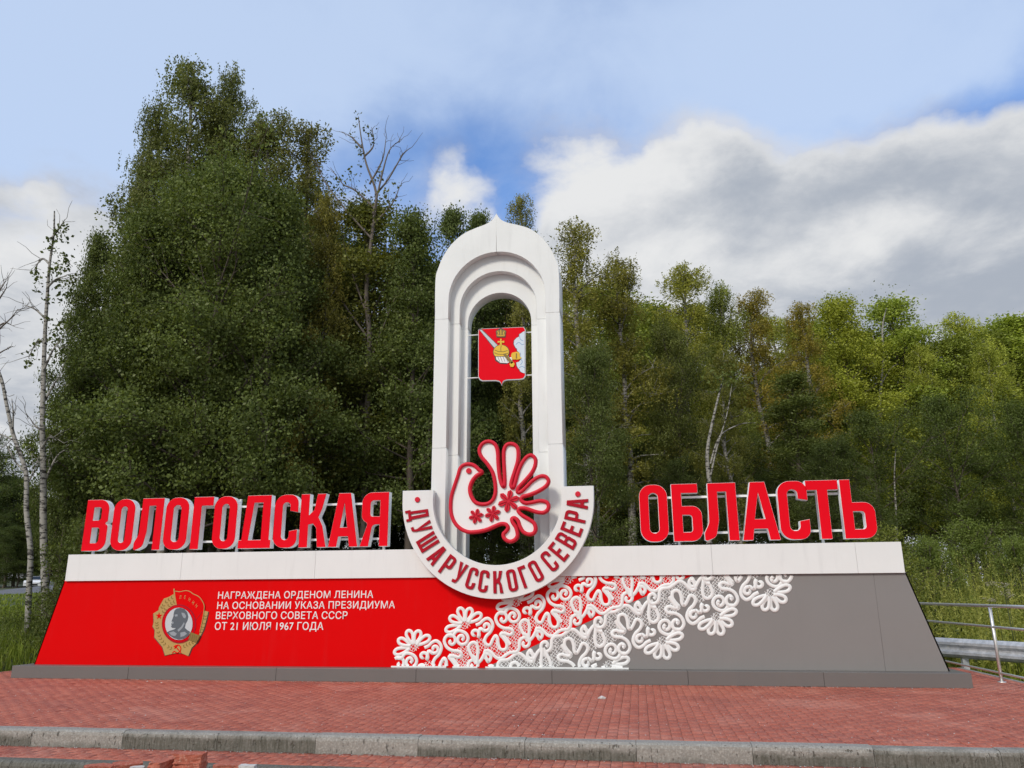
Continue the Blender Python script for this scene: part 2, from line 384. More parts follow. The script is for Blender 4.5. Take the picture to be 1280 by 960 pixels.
# ------------------------------------------------------------------ ground, terrain, road
def smooth01(a, b_, x):
    t_ = np.clip((x-a)/(b_-a), 0, 1); return t_*t_*(3-2*t_)
def terrain(x, y):
    left = np.interp(y, [5, 12.4, 14, 17, 30, 58, 61, 80, 100, 400], [-.35, -.02, .06, .30, .52, .88, .82, 1.5, 2.4, 4.0])
    rn_ = np.interp(x, [-130, -90, -60, -50, -44, -20], [.95, 1.02, 1.12, 1.50, 1.75, 2.0]); rf_ = np.interp(x, [-150, -100, -71, -66, -58, -30], [1.75, 1.95, 2.15, 2.56, 2.8, 3.0])
    u_ = np.clip((y-60)/20, 0, 1); road_ = rn_*(1-u_)+rf_*u_-.12
    far_ = np.where(y < 59.9, left+(rn_-.03-left)*smooth01(42, 59.5, y), np.where(y > 80.2, rf_+(y-80)*.03, road_))
    left = np.where(y > 42, far_, left)
    right = np.interp(y, [5, 12, 15.5, 17.5, 20, 25, 30, 50, 400], [-.45, -.45, -.50, -.10, .45, 1.0, 1.25, 1.6, 3.0])
    k = smooth01(-11.0, -4.0, x)
    z = left*(1-k)+right*k
    plat = smooth01(-12.2, -11.0, x)*(1-smooth01(5.6, 6.4, x))*(1-smooth01(15.2, 16.5, y))
    z = z*(1-plat)+(-.42)*plat
    return z
xs = np.unique(np.concatenate([np.linspace(-600, -80, 14), np.linspace(-80, -16, 33), np.linspace(-16, 10, 79), np.linspace(10, 80, 29), np.linspace(80, 600, 14)]))
ys = np.unique(np.concatenate([np.linspace(-200, 2, 12), np.linspace(2, 24, 67), np.concatenate([np.linspace(24, 100, 40), [59.6, 60.2, 79.6, 80.6]]), np.linspace(100, 1500, 12)]))
X, Yg = np.meshgrid(xs, ys, indexing='ij'); Z = terrain(X, Yg)
Z = Z+np.where((Yg > 16) & (Yg < 60), .05*np.sin(X*.9)*np.cos(Yg*.7), 0)
Z = np.where(Yg < 7.3, -.34, Z)
nx, ny = X.shape; idx = np.arange(nx*ny).reshape(nx, ny)
qf = np.stack([idx[:-1, :-1], idx[1:, :-1], idx[1:, 1:], idx[:-1, 1:]], -1).reshape(-1, 4)
props(link('ground', mesh_np('ground', np.stack([X, Yg, Z], -1).reshape(-1, 3), qf, SOIL), smooth=True), kind='structure')
# road seen past the left end of the sign, climbing gently
rn = [(-130, 60.5, .95), (-90, 60.3, 1.02), (-60, 60, 1.12), (-50, 60, 1.50), (-44, 60.5, 1.75), (-20, 62, 2.0)]
rf = [(-150, 80, 1.75), (-100, 80, 1.95), (-71, 80, 2.15), (-66, 80, 2.56), (-58, 80, 2.8), (-30, 82, 3.0)]
rv = []; rfc = []
for i, (a, c_) in enumerate(zip(rn, rf)):
    rv += [a, c_]
    if i: k = 2*i; rfc.append((k-2, k, k+1, k-1))
props(link('road', mesh_py('road', rv, rfc, ASPH)), kind='structure')
ln = []; lf = []
for i in range(len(rn)-1):
    for fr in (.08, .5):
        a = [rn[i][k]*(1-fr)+rf[i][k]*fr for k in range(3)]; c_ = [rn[i+1][k]*(1-fr)+rf[i+1][k]*fr for k in range(3)]
        b0 = len(ln)
        ln += [(a[0], a[1]-.08, a[2]+.03), (c_[0], c_[1]-.08, c_[2]+.03), (c_[0], c_[1]+.08, c_[2]+.04), (a[0], a[1]+.08, a[2]+.04)]; lf.append((b0, b0+1, b0+2, b0+3))
props(link('road_markings', mesh_py('road_markings', ln, lf, MARK)), kind='structure')

# ------------------------------------------------------------------ paved platform, kerbs
PXL, PXR, PY0, PY1 = -11.35, 5.5, 7.70, 15.4
plat = props(link('platform_paving', mesh_py('platform_paving', *box_vf(PXL, PXR, PY0, PY1, -.40, -.007), SAND)), kind='structure')
lower = props(link('lower_paving', mesh_py('lower_paving', *box_vf(-12.5, 9.0, 7.02, 7.54, -.40, -.157), SAND)), kind='structure')
def chamfer_brick(name, L=.197, Wd=.097, H=.05, ch=.004):
    v = [(-Wd/2, -L/2, -H), (Wd/2, -L/2, -H), (Wd/2, L/2, -H), (-Wd/2, L/2, -H), (-Wd/2, -L/2, -ch), (Wd/2, -L/2, -ch), (Wd/2, L/2, -ch), (-Wd/2, L/2, -ch),
         (-Wd/2+ch, -L/2+ch, 0), (Wd/2-ch, -L/2+ch, 0), (Wd/2-ch, L/2-ch, 0), (-Wd/2+ch, L/2-ch, 0)]
    f = [(8, 9, 10, 11)]+[(a, (a+1) % 4+0, 4+(a+1) % 4, 4+a) for a in range(4)]+[(4+a, 4+(a+1) % 4, 8+(a+1) % 4, 8+a) for a in range(4)]
    return np.array(v), np.array(f)
BV, BF = chamfer_brick('b')
brick_meshes = []
for k in range(8):
    brick_meshes.append(mesh_np('paver', BV, BF, PAVER, tint=np.full(12, (k+.5)/8)))
def pave(x0, x1, y0, y1, z, parent, n_single):
    cells = []
    nxb = int((x1-x0)/.1)
    for i in range(nxb):
        off = (.1 if i % 2 else 0.0)
        y = y0+.1-off
        while y-.1 < y1-.02:
            cells.append((x0+.05+i*.1, y)); y += .2
    fov = lambda c: abs((c[0])/(c[1]+.01)+.155) < .72
    near = sorted([c for c in cells if fov(c) and c[1]-.1 >= y0-.02], key=lambda c: c[1]*1.0+abs(c[0]+1.2)*.02)[:n_single]
    ns = set(near)
    for (x, y) in near:
        o = bpy.data.objects.new('paver', random.choice(brick_meshes)); COL.objects.link(o); o.parent = parent
        o.location = (x, y, z+random.gauss(0, .0012)); o.rotation_euler = (random.gauss(0, .006), random.gauss(0, .010), random.gauss(0, .008)+random.choice((0, math.pi)))
    rest = [c for c in cells if c not in ns]
    C = np.array(rest); n = len(C)
    tl = RNG.normal(0, 1, (n, 3))*np.array([.006, .010, .0012])
    V = BV[None]*1.0; V = np.repeat(V, n, 0)
    V[:, :, 2] += V[:, :, 0]*tl[:, 1:2]+V[:, :, 1]*tl[:, 0:1]+tl[:, 2:3]+z
    ylo = np.maximum(C[:, 1:2]+V[:, :, 1], y0+.002); V[:, :, 0] += C[:, 0:1]; V[:, :, 1] = np.minimum(ylo, y1-.002)
    Fq = (BF[None]+np.arange(n)[:, None, None]*12).reshape(-1, 4)
    props(link('paver_field', mesh_np('paver_field', V.reshape(-1, 3), Fq, PAVER, tint=np.repeat(RNG.random(n), 12)), parent), kind='stuff')
pave(PXL, PXR, PY0, PY1, 0.0, plat, 240)
pave(-12.4, 9.0, 7.02, 7.54, -.150, lower, 60)

kerb = props(link('kerb', mesh_py('kerb', *box_vf(-12.6, 9.2, 7.56, 7.68, -.42, -.06), CONC[1])), kind='structure')
def kerb_stone(x0, x1, yf, yb, zb, zt, m_, parent):
    g = .0022; prof = [(yb, zb), (yf, zb), (yf, zt-.045), (yf+.008, zt-.018), (yf+.03, zt-.003), (yf+.045, zt), (yb, zt)]
    v = []; n = len(prof)
    segs = 6
    for s in range(segs+1):
        x = x0+g+(x1-x0-2*g)*s/segs
        for (y, z) in prof:
            j = random.gauss(0, .0012) if 0 < s < segs else 0
            v.append((x, y+j, z+random.gauss(0, .0008)))
    f = [(s*n+k, s*n+(k+1) % n, (s+1)*n+(k+1) % n, (s+1)*n+k) for s in range(segs) for k in range(n)]
    f = [q[::-1] for q in f]+[tuple(range(n)), tuple(range(segs*n+n-1, segs*n-1, -1))]
    return link('kerb_stone', mesh_py('kerb_stone', v, f, m_), parent)
xj = at(656, 940, 7.54)[0]
for k in range(-11, 10):
    x0 = xj+k*1.0
    wet = {-5: 0, -4: 2, -3: 2, -2: 0, -1: 1, 0: 1, 1: 0, 2: 1, 3: 2, 4: 2, 5: 1}.get(k, 1)
    o = kerb_stone(x0, x0+1.0, 7.54, 7.70, -.40, 0.004+random.gauss(0, .002), CONC[wet], kerb)
    if wet == 2: o['label'] = 'dark damp kerb stone'
kerb2 = props(link('lower_kerb', mesh_py('lower_kerb', *box_vf(-12.6, 9.2, 6.90, 7.0, -.45, -.21), CONC[2])), kind='structure')
for k in range(-11, 9):
    kerb_stone(xj+.35+k, xj+1.35+k, 6.88, 7.02, -.42, -.152, CONC[2 if k < -3 else 1], kerb2)
# road-side strip below the lower kerb
props(link('roadside_strip', mesh_py('roadside_strip', *box_vf(-40, 30, -30, 6.9, -.5, -.325), ASPH)), kind='structure')
# edging of the platform's left and right flanks
edge = props(link('platform_edging', mesh_py('platform_edging', *box_vf(PXR+.005, PXR+.085, 7.70, 15.5, -.45, -.01), CONC[1])), kind='structure')
link('kerb_stone', mesh_py('kerb_stone', [(PXL-.005, 7.7, -.4), (PXL-.005, 15.5, -.4), (PXL-.1, 15.5, -.4), (PXL-.1, 7.7, -.4), (PXL-.005, 7.7, -.01), (PXL-.005, 15.5, -.01), (PXL-.1, 15.5, -.01), (PXL-.1, 7.7, -.01)],
     [(0, 1, 2, 3), (4, 7, 6, 5), (0, 4, 5, 1), (1, 5, 6, 2), (2, 6, 7, 3), (3, 7, 4, 0)], CONC[1]), edge)

# ------------------------------------------------------------------ monument plinth
YB, YC, YF = 12.135, 12.35, 12.39          # base front, cap front, panel front
XBL, XBR = -10.33, 4.49
ZB, ZC0, ZC1 = .193, 1.554, 2.0
XC = -2.18                                   # centre line of the arch
plinth = empty('monument_plinth', ((XBL+XBR)/2, YB, 0), 'long low monument base with red and grey front, white top band and white lace ornament', 'monument')
# base skirting in sheet lengths
cuts = [XBL, at(160, 842, YB)[0], at(345, 842, YB)[0], at(520, 842, YB)[0], at(690, 845, YB)[0], at(860, 845, YB)[0], at(1030, 848, YB)[0], XBR]
for a, c_ in zip(cuts[:-1], cuts[1:]):
    box('base_panel', a+.002, c_-.002, YB, 13.6, 0.001, ZB, DARKGREY, plinth, bevel=.004)
# inner core, dark, seen only through seams
fl0, fl1 = xz(42.4, 830.3, YF)[0], xz(80, 727, YF)[0]; fr0, fr1 = xz(1187.5, 838.5, YF)[0], xz(1133, 717, YF)[0]
ZT = 1.50
kx = lambda z, a, c_: a+(c_-a)*(z-ZB)/(ZC0-ZB)
core_me = plate_mesh('core', [[(fl0+.03, ZB+.003), (fr0-.03, ZB+.003), (fr1-.03, ZC0+.01), (fl1+.03, ZC0+.01)]], YF+.012, .95, GREY)
link('body_shell', core_me, plinth)
# red / grey split line
d0 = xz(603, 836, YF); d1 = xz(862, 721, YF); slope = (d1[1]-d0[1])/(d1[0]-d0[0])
dx = lambda z: d0[0]+(z-d0[1])/slope
z0_, z1_ = ZB+.002, ZC0+.012
plate('red_panel', [[(kx(z0_, fl0, fl1), z0_), (dx(z0_)-.002, z0_), (dx(z1_)-.002, z1_), (kx(z1_, fl0, fl1), z1_)]], YF, .01, RED, plinth)
gs = [(dx, dx)]
sx = [None, at(1099, 775, YF)[0], None]
plate('grey_panel', [[(dx(z0_)+.002, z0_), (sx[1]-.0015, z0_), (sx[1]-.0015, z1_), (dx(z1_)+.002, z1_)]], YF, .01, GREY, plinth)
plate('grey_panel', [[(sx[1]+.0015, z0_), (kx(z0_, fr0, fr1), z0_), (kx(z1_, fr0, fr1), z1_), (sx[1]+.0015, z1_)]], YF, .01, GREY, plinth)
# end cheeks, sloping
for (a0, a1, s) in ((fl0, fl1, -1), (fr0, fr1, 1)):
    v = [(a0, YF, ZB), (a0, YF+.98, ZB), (a1, YF+.98, ZC0), (a1, YF, ZC0)]; v += [(x-s*.02, y, z) for (x, y, z) in v]
    link('end_panel', mesh_py('end_panel', v, [(0, 1, 2, 3), (7, 6, 5, 4), (0, 4, 5, 1), (1, 5, 6, 2), (2, 6, 7, 3), (3, 7, 4, 0)], RED if s < 0 else GREY), plinth)
# white cap band in sheets: left run and right run, interrupted behind the ring
XL0, XR0 = -9.753, 3.88
lcut = [XL0, at(227, 705, YC)[0], at(394, 705, YC)[0], XC-.80]
rcut = [XC+.80, at(890, 700, YC)[0], at(1071, 700, YC)[0], XR0]
for cc in (lcut, rcut):
    for a, c_ in zip(cc[:-1], cc[1:]):
        box('cap_panel', a+.0015, c_-.0015, YC, YC+1.05, ZC0, ZC1, WHITE, plinth, bevel=.0025)
# plinth origin-based text
def text_line(name, s, px0, px1, py_top, py_bot, Yp, thick, m_, parent, spacing=1.0, bold=0.0):
    cu = bpy.data.curves.new('t', 'FONT'); cu.body = s; cu.extrude = .01; cu.space_character = spacing; cu.offset = bold
    o = bpy.data.objects.new('t', cu); COL.objects.link(o)
    me = bpy.data.meshes.new_from_object(o); bpy.data.objects.remove(o)
    n = len(me.vertices); co = np.zeros(n*3, dtype=np.float32); me.vertices.foreach_get('co', co); co = co.reshape(-1, 3)
    (xa, za) = xz(px0, py_bot, Yp); (xb, _) = xz(px1, py_bot, Yp); (_, zt) = xz(px0, py_top, Yp)
    mnx, mxx = co[:, 0].min(), co[:, 0].max()
    capz = .729 if True else 1
    sxx = (xb-xa)/(mxx-mnx); sz = (zt-za)/capz
    out = np.stack([xa+(co[:, 0]-mnx)*sxx, Yp-(co[:, 2]+.01)/.02*thick, za+co[:, 1]*sz], 1)
    me.vertices.foreach_set('co', out.ravel()); me.update(); me.materials.clear(); me.materials.append(m_); me.name = name
    bm = bmesh.new(); bm.from_mesh(me); seen = set(); isl = []
    bm.verts.ensure_lookup_table()
    for v0 in bm.verts:
        if v0.index in seen: continue
        st_ = [v0]; seen.add(v0.index); g_ = []
        while st_:
            q_ = st_.pop(); g_.append(q_.index)
            for e in q_.link_edges:
                o_ = e.other_vert(q_)
                if o_.index not in seen: seen.add(o_.index); st_.append(o_)
        xs_ = [bm.verts[i].co.x for i in g_]; isl.append((min(xs_), max(xs_), g_))
    isl.sort(); grp = []
    for a_, b_, g_ in isl:
        if grp and a_ < grp[-1][1]-.002: grp[-1][1] = max(grp[-1][1], b_); grp[-1][2] += g_
        else: grp.append([a_, b_, list(g_)])
    node = bpy.data.objects.new(name, None); COL.objects.link(node); node.parent = parent
    node.location = Vector((xa, Yp, za))-wloc(parent)
    for a_, b_, g_ in grp:
        ks = sorted(g_); mp = {k: i for i, k in enumerate(ks)}; kset = set(ks)
        fs = [[mp[v_.index] for v_ in f_.verts] for f_ in bm.faces if f_.verts[0].index in kset]
        link('letter', mesh_py('letter', [tuple(bm.verts[k].co) for k in ks], fs, m_), node)
    bm.free()
    return node
for s, a, c_, yt, yb in [('НАГРАЖДЕНА ОРДЕНОМ ЛЕНИНА', 272.5, 466.5, 739.6, 748.4), ('НА ОСНОВАНИИ УКАЗА ПРЕЗИДИУМА', 271.4, 493.6, 752.3, 761.2),
                         ('ВЕРХОВНОГО СОВЕТА СССР', 269.8, 434.2, 764.7, 773.8), ('ОТ 21 ИЮЛЯ 1967 ГОДА', 268.4, 404.2, 777.7, 787.2)]:
    text_line('inscription_line', s, a, c_, yt, yb, YF, .006, WHITE2, plinth, 1.05, .005)

# ------------------------------------------------------------------ lace ornament
UX = xz(600, 790, YF); 
S0 = 38.0/8
def lace_strokes():
    """centre lines of one repeat, in eighth-pixels from the middle of its flower (x right, y down)"""
    st = []
    for (tx, ty) in [(-188, 58), (-148, -72), (-52, -162), (56, -158), (158, -104)]:
        L = math.hypot(tx, ty); ux, uy = tx/L, ty/L; nx_, ny_ = -uy, ux
        loop = []
        for s_, w_ in ((40, 0), (70, 14), (110, 26), (150, 31), (175, 24), (190, 9)): loop.append((ux*s_*L/190+nx_*w_, uy*s_*L/190+ny_*w_))
        for s_, w_ in ((190, -9), (175, -24), (150, -31), (110, -26), (70, -14), (40, 0)): loop.append((ux*s_*L/190+nx_*w_, uy*s_*L/190+ny_*w_))
        st.append(('petal', loop))
    sp = lambda cx_, cy_, r0, r1, a0, turns, sq=1.0: [(cx_+(r0+(r1-r0)*k/14)*math.cos(a0+turns*2*math.pi*k/14), cy_+(r0+(r1-r0)*k/14)*math.sin(a0+turns*2*math.pi*k/14)*sq) for k in range(15)]
    # scroll A joined to scroll B over the top
    st.append(('A', sp(98, 92, 10, 50, 1.1, .95)+[(150, 40), (190, 62)]+sp(212, 18, 44, 12, 1.9, -.95)))
    # long band: over B, two bays, S bend, then round into scroll C of the next flower
    st.append(('chain', [(110, 6), (150, -12), (185, -45), (225, -62), (262, -38), (279, 10), (258, 70), (215, 115), (197, 160), (215, 198), (252, 203), (278, 150), (305, 112), (326, 135), (332, 190), (350, 240), (384, 254), (415, 235), (418, 185), (385, 135), (355, 100), (388, 86), (450, 102), (480, 72), (455, 42), (390, 35), (335, 2), (308, -60), (330, -108), (372, -122), (412, -96), (415, -50), (385, -25), (360, -48), (378, -66)]))
    st.append(('D', [(-165, 110), (-120, 110), (-88, 70), (-45, 62), (10, 90), (32, 140), (8, 188), (-40, 198), (-72, 165), (-62, 122), (-30, 108), (-12, 135), (-30, 158)]))
    st.append(('T', [(112, 392), (62, 300), (36, 240), (50, 195), (86, 178), (120, 200), (130, 260), (124, 330), (118, 392)]))
    st.append(('stem', [(-160, 300), (-120, 345), (-80, 400), (-60, 425)]))
    # lower wave, from spiral beside the drop to the spiral of the next repeat
    st.append(('wave', sp(220, 322, 10, 46, .8, 1.1)+[(196, 276), (232, 262), (270, 290), (318, 332), (362, 338), (405, 308), (450, 280), (512, 272), (540, 240), (545, 180), (566, 140), (610, 128), (642, 158), (636, 206), (600, 222), (578, 195), (594, 172)]))
    st.append(('knot', [(118, 392), (160, 355), (196, 290)]))
    st.append(('knot', [(115, 385), (95, 330), (60, 320)]))
    return st
def clip_runs(P, f):
    runs = []; cur = []
    for p in P:
        if f(p): cur.append(p)
        else:
            if len(cur) > 2: runs.append(cur)
            cur = []
    if len(cur) > 2: runs.append(cur)
    return runs
STK = lace_strokes()
NETPOLY = [(-130, 265), (-40, 215), (20, 200), (110, 150), (180, 130), (215, 215), (262, 215), (305, 140), (340, 255), (400, 268), (440, 220), (495, 190), (560, 110), (560, 200), (520, 262), (450, 272), (362, 330), (318, 325), (262, 280), (190, 250), (150, 290), (120, 380), (40, 330), (10, 420), (-60, 430), (-100, 350), (-160, 300)]
CENPOLY = [(-50, -40), (50, -40), (60, 20), (0, 50), (-60, 20)]
def inpoly(p, poly):
    x, y = p; c_ = False; n = len(poly)
    for i in range(n):
        x1_, y1_ = poly[i]; x2_, y2_ = poly[i-1]
        if (y1_ > y) != (y2_ > y) and x < (x2_-x1_)*(y-y1_)/(y2_-y1_)+x1_: c_ = not c_
    return c_
rl = random.Random(3)
NET = []
for poly in (NETPOLY, CENPOLY):
    bx = [p[0] for p in poly]; by = [p[1] for p in poly]
    for ang, stp in ((.6, 27), (2.2, 27), (1.35, 60)):
        dxn, dyn = math.cos(ang), math.sin(ang)
        for o_ in np.arange(-700, 700, stp):
            o2 = o_+rl.uniform(-4, 4); run = []
            for s_ in np.arange(-800, 800, 9):
                p = (dxn*s_-dyn*o2+200, dyn*s_+dxn*o2+150)
                if inpoly(p, poly): run.append((p[0]+rl.uniform(-3.5, 3.5), p[1]+rl.uniform(-3.5, 3.5)))
                else:
                    if len(run) > 2: NET.append(run)
                    run = []
hcount = [0]; EDGE[0] = .03
def lace_motif(fx, fy, sc, sgn, only=None):
    def tow(p): return xz(fx+sgn*p[0]/8*sc, fy+sgn*p[1]/8*sc, YF)
    lo, hi = ZB+.012, ZC0-.004
    dd = (slope)
    if sgn > 0: keep = lambda q: lo < q[1] < hi
    else: keep = lambda q: lo < q[1] < hi
    Vs, Fs, b0 = [], [], 0
    for nm, path in STK:
        P = smooth_path(path, sub=4)
        if only is not None:
            if nm != 'chain': continue
            P = P[only:]
        Wp = [tow(p) for p in P]
        for run in clip_runs(Wp, keep):
            hcount[0] += 1
            v, f = ribbon_np(run, .0495*sc, YF, .0036+.0003*(hcount[0] % 12), .0015)
            Vs.append(v); Fs.append(f+b0); b0 += len(v)
    if Vs:
        o = link('lace_motif', mesh_np('lace_motif', np.concatenate(Vs), np.concatenate(Fs), WHITE2), plinth, smooth=False)
        if only is None:
            Vn, Fn, b1 = [], [], 0
            for run in NET:
                for r2 in clip_runs([tow(p) for p in run], keep):
                    v, f = ribbon_np(r2, .0075, YF, .0018+.0002*(b1 % 7), .0002); Vn.append(v); Fn.append(f+b1); b1 += len(v)
            if Vn: props(link('lace_net', mesh_np('lace_net', np.concatenate(Vn), np.concatenate(Fn), WHITE2), o), kind='stuff')
for k in range(0, 6): lace_motif(516.9+64.3*k, 808.8-28.1*k, 1.0, 1)
lace_motif(516.9-64.3, 808.8+28.1, 1.0, 1, only=30*4-8)
for k in range(-4, 3): lace_motif(828+67.3*k, 801.4-30.0*k, 1.05, -1)
lace_motif(828+67.3*3, 801.4-30.0*3, 1.05, -1, only=26*4)
for a, c_ in ((489.5, 558), (566, 597), (607, 786)):
    x0 = xz(a, 834, YF)[0]; x1 = xz(c_, 834, YF)[0]; box('lace_foot', x0, x1, YF-.03, YF-.003, ZB+.001, ZB+.022, WHITE2, plinth)

EDGE[0] = .18
# ------------------------------------------------------------------ medal relief on the red panel
def medal_parts():
    q = lambda px, py: xz(180+px/9.14, 725+py/9.14, YF)
    L = lambda pts: [q(*p) for p in pts]
    def ell(cx_, cy_, rx, ry, n=36): return [q(cx_+rx*math.cos(2*math.pi*k/n), cy_+ry*math.sin(2*math.pi*k/n)) for k in range(n)]
    t0 = empty('order_medal', (*xz(225, 818, YF),)[:1]+(YF, xz(225, 818, YF)[1]), 'gold and red order medal with a grey profile head, on the red panel', 'emblem')
    Y = YF-.001
    wreath = [(345, 160), (285, 195), (232, 212), (178, 310), (172, 345), (112, 382), (116, 480), (104, 530), (128, 570), (124, 655), (215, 765), (245, 862), (300, 848), (385, 832), (450, 842), (510, 868), (548, 775), (612, 712), (650, 640), (688, 560), (716, 460), (738, 362), (690, 350), (640, 420), (560, 300), (420, 250)]
    plate('wreath', [smooth_like(L(wreath))], Y-.012, .012, GOLD, t0)
    plate('wreath_edge', [L([(x+(8 if x > 400 else -8), y+6) for x, y in wreath])], Y-.004, .004, OUTL, t0)
    plate('red_banner', [L([(362, 128), (420, 134), (480, 122), (530, 132), (570, 160), (630, 188), (670, 235), (694, 290), (692, 350), (672, 470), (645, 590), (620, 650), (545, 605), (480, 320), (372, 280)])], Y-.017, .004, RED, t0)
    bp = smooth_path([(362, 128), (420, 134), (480, 122), (530, 132), (570, 160), (630, 188), (670, 235), (694, 290), (692, 350), (672, 470), (645, 590)], sub=4)
    v, f = ribbon_np([q(*p) for p in bp], .012, Y-.0171, .004, .0005); link('banner_border', mesh_np('banner_border', v, f, GOLD), t0)
    v, f = ribbon_np([q(350, 100), q(360, 200), (q(376, 285))], .022, Y-.0171, .005); link('banner_pole', mesh_np('banner_pole', v, f, GOLD), t0)
    v, f = ribbon_np([q(672, 360), q(600, 460), (q(540, 590))], .010, Y-.0172, .002); link('banner_fold', mesh_np('banner_fold', v, f, LETRED), t0)
    plate('ring_outer', [ell(408, 500, 196, 222)], Y-.0215, .004, LETRED, t0)
    plate('ring_inner', [ell(408, 500, 180, 205)], Y-.0245, .0028, RED, t0)
    plate('ring_gold', [ell(408, 500, 166, 192)], Y-.0275, .0028, LETRED, t0)
    plate('portrait_disc', [ell(410, 500, 156, 184)], Y-.0305, .0028, PALE, t0)
    head = [(352, 385), (360, 350), (385, 326), (430, 318), (475, 332), (507, 370), (519, 420), (508, 465), (488, 500), (480, 545), (505, 570), (538, 590), (522, 632), (470, 668), (410, 681), (350, 662), (300, 626), (272, 596), (312, 578), (360, 562), (378, 548), (336, 546), (322, 532), (330, 512), (322, 502), (334, 488), (328, 470), (340, 440), (350, 412)]
    hd = plate('portrait_head', [L(head)], Y-.0335, .0028, HEAD, t0)
    for pts in ([(440, 372), (475, 378), (495, 410), (485, 440), (462, 428), (448, 400)], [(362, 395), (396, 392), (398, 412), (372, 420)], [(396, 570), (440, 530), (470, 480), (478, 500), (452, 548), (410, 590)],
                [(300, 600), (350, 585), (390, 610), (370, 640), (325, 630)], [(430, 600), (480, 590), (505, 612), (470, 640), (430, 650)], [(335, 470), (352, 478), (350, 500), (336, 505)]):
        plate('portrait_highlight', [L(pts)], Y-.0350, .0013, HEAD2, hd)
    plate('banner_clasp', [L([(545, 595), (652, 636), (612, 712), (520, 676)])], Y-.0340, .016, DKGOLD, t0)
    for k in range(4): 
        v, f = ribbon_np([q(545+22*k, 612+9*k), q(535+24*k, 672+10*k)], .005, Y-.0341, .001); link('clasp_line', mesh_np('clasp_line', v, f, OUTL), t0)
    star = [];
    for k in range(10):
        r_ = 40 if k % 2 == 0 else 16; a_ = -math.pi/2+k*math.pi/5; star.append((178+r_*math.cos(a_), 410+r_*math.sin(a_)*1.1))
    plate('red_star', [L(star)], Y-.0155, .0035, RED, t0)
    # hammer and sickle
    sk = smooth_path([(345, 760), (395, 742), (425, 770), (420, 810), (385, 832), (350, 815), (330, 838)], sub=5)
    v, f = ribbon_np([q(*p) for p in sk], .017, Y-.0121, .004, .001); link('sickle', mesh_np('sickle', v, f, RED), t0)
    v, f = ribbon_np([q(372, 765), q(400, 800), q(432, 838)], .015, Y-.0121, .0052); hm = link('hammer', mesh_np('hammer', v, f, RED), t0)
    v, f = ribbon_np([q(355, 782), q(372, 762), q(390, 745)], .022, Y-.0121, .006); link('hammer_head', mesh_np('hammer_head', v, f, RED), hm)
    # laurel and wheat: dark little leaves along the wreath
    def spray(path, n, nm):
        P = smooth_path(path, sub=8); T = np.gradient(P, axis=0)
        for k in range(n):
            i = int((k+.5)/n*(len(P)-1)); d_ = T[i]/np.linalg.norm(T[i])
            for s_ in (-1, 1):
                a_ = math.atan2(d_[1], d_[0])+s_*.75; c0 = P[i]; c1 = c0+30*np.array([math.cos(a_), math.sin(a_)])
                m0 = (c0+c1)/2; nn = np.array([-math.sin(a_), math.cos(a_)])*6
                plate(nm, [[q(*c0), q(*(m0+nn)), q(*c1), q(*(m0-nn))]], Y-.0150, .003, DKGOLD, t0)
    spray([(330, 790), (250, 740), (190, 660), (160, 560), (150, 490)], 10, 'wreath_leaf')
    spray([(445, 770), (500, 740), (560, 715)], 4, 'wreath_leaf')
    spray([(640, 610), (680, 520), (706, 400)], 6, 'wreath_leaf')
    spray([(200, 330), (250, 260), (330, 200)], 5, 'wreath_leaf')
    spray([(215, 380), (280, 300), (350, 250)], 5, 'wreath_leaf')
    # the five letters on the banner, following its curve
    for ch, px, py, rot in zip('ЛЕНИН', (420, 475, 525, 567, 604), (196, 196, 222, 256, 292), (.05, .2, .45, .65, .8)):
        cu = bpy.data.curves.new('t', 'FONT'); cu.body = ch; cu.extrude = .01; o = bpy.data.objects.new('t', cu); COL.objects.link(o)
        me = bpy.data.meshes.new_from_object(o); bpy.data.objects.remove(o)
        n = len(me.vertices); co = np.zeros(n*3, dtype=np.float32); me.vertices.foreach_get('co', co); co = co.reshape(-1, 3)
        x = co[:, 0]-.3; z = co[:, 1]-.35; s_ = .075; x0, zc = q(px, py)
        xr = x*math.cos(-rot)-z*math.sin(-rot); zr = x*math.sin(-rot)+z*math.cos(-rot)
        me.vertices.foreach_set('co', np.stack([x0+xr*s_*.7, Y-.0172-(co[:, 2]+.01)*.1, zc+zr*s_], 1).ravel()); me.update(); me.materials.clear(); me.materials.append(GOLD); me.name = 'banner_letter'
        link('banner_letter', me, t0)
def smooth_like(l): return l
medal_parts()

# ------------------------------------------------------------------ arch
YA = 12.37
arch = empty('monument_arch', (XC, YA, ZC0), 'tall white stepped arch with an onion-shaped peak rising from the middle of the base', 'arch')
xa, _ = xz(543.6, 397, YA); xb, _ = xz(699.6, 397, YA); XC_A = (xa+xb)/2; RO = (xb-xa)/2
def frame_inner(hw_px, top_px, Y):
    a = xz(hw_px[0], 397, Y)[0]; b_ = xz(hw_px[1], 397, Y)[0]; c_ = (a+b_)/2; r_ = (b_-a)/2
    zt = xz((hw_px[0]+hw_px[1])/2, top_px, Y)[1]; return c_, r_, zt-r_
def arc_path(r_, zs, zb, n=28):
    """right bottom -> over the top -> left bottom"""
    P = [(XC_A+r_, zb)]+[(XC_A+r_*math.cos(math.pi*k/n), zs+r_*math.sin(math.pi*k/n)) for k in range(n+1)]+[(XC_A-r_, zb)]
    return P
_, r1, zs1 = frame_inner((561.3, 683), 314.6, YA)
_, r2, zs2 = frame_inner((575, 671.4), 339, YA+.15)
_, r3, zs3 = frame_inner((586, 665), 366, YA+.30)
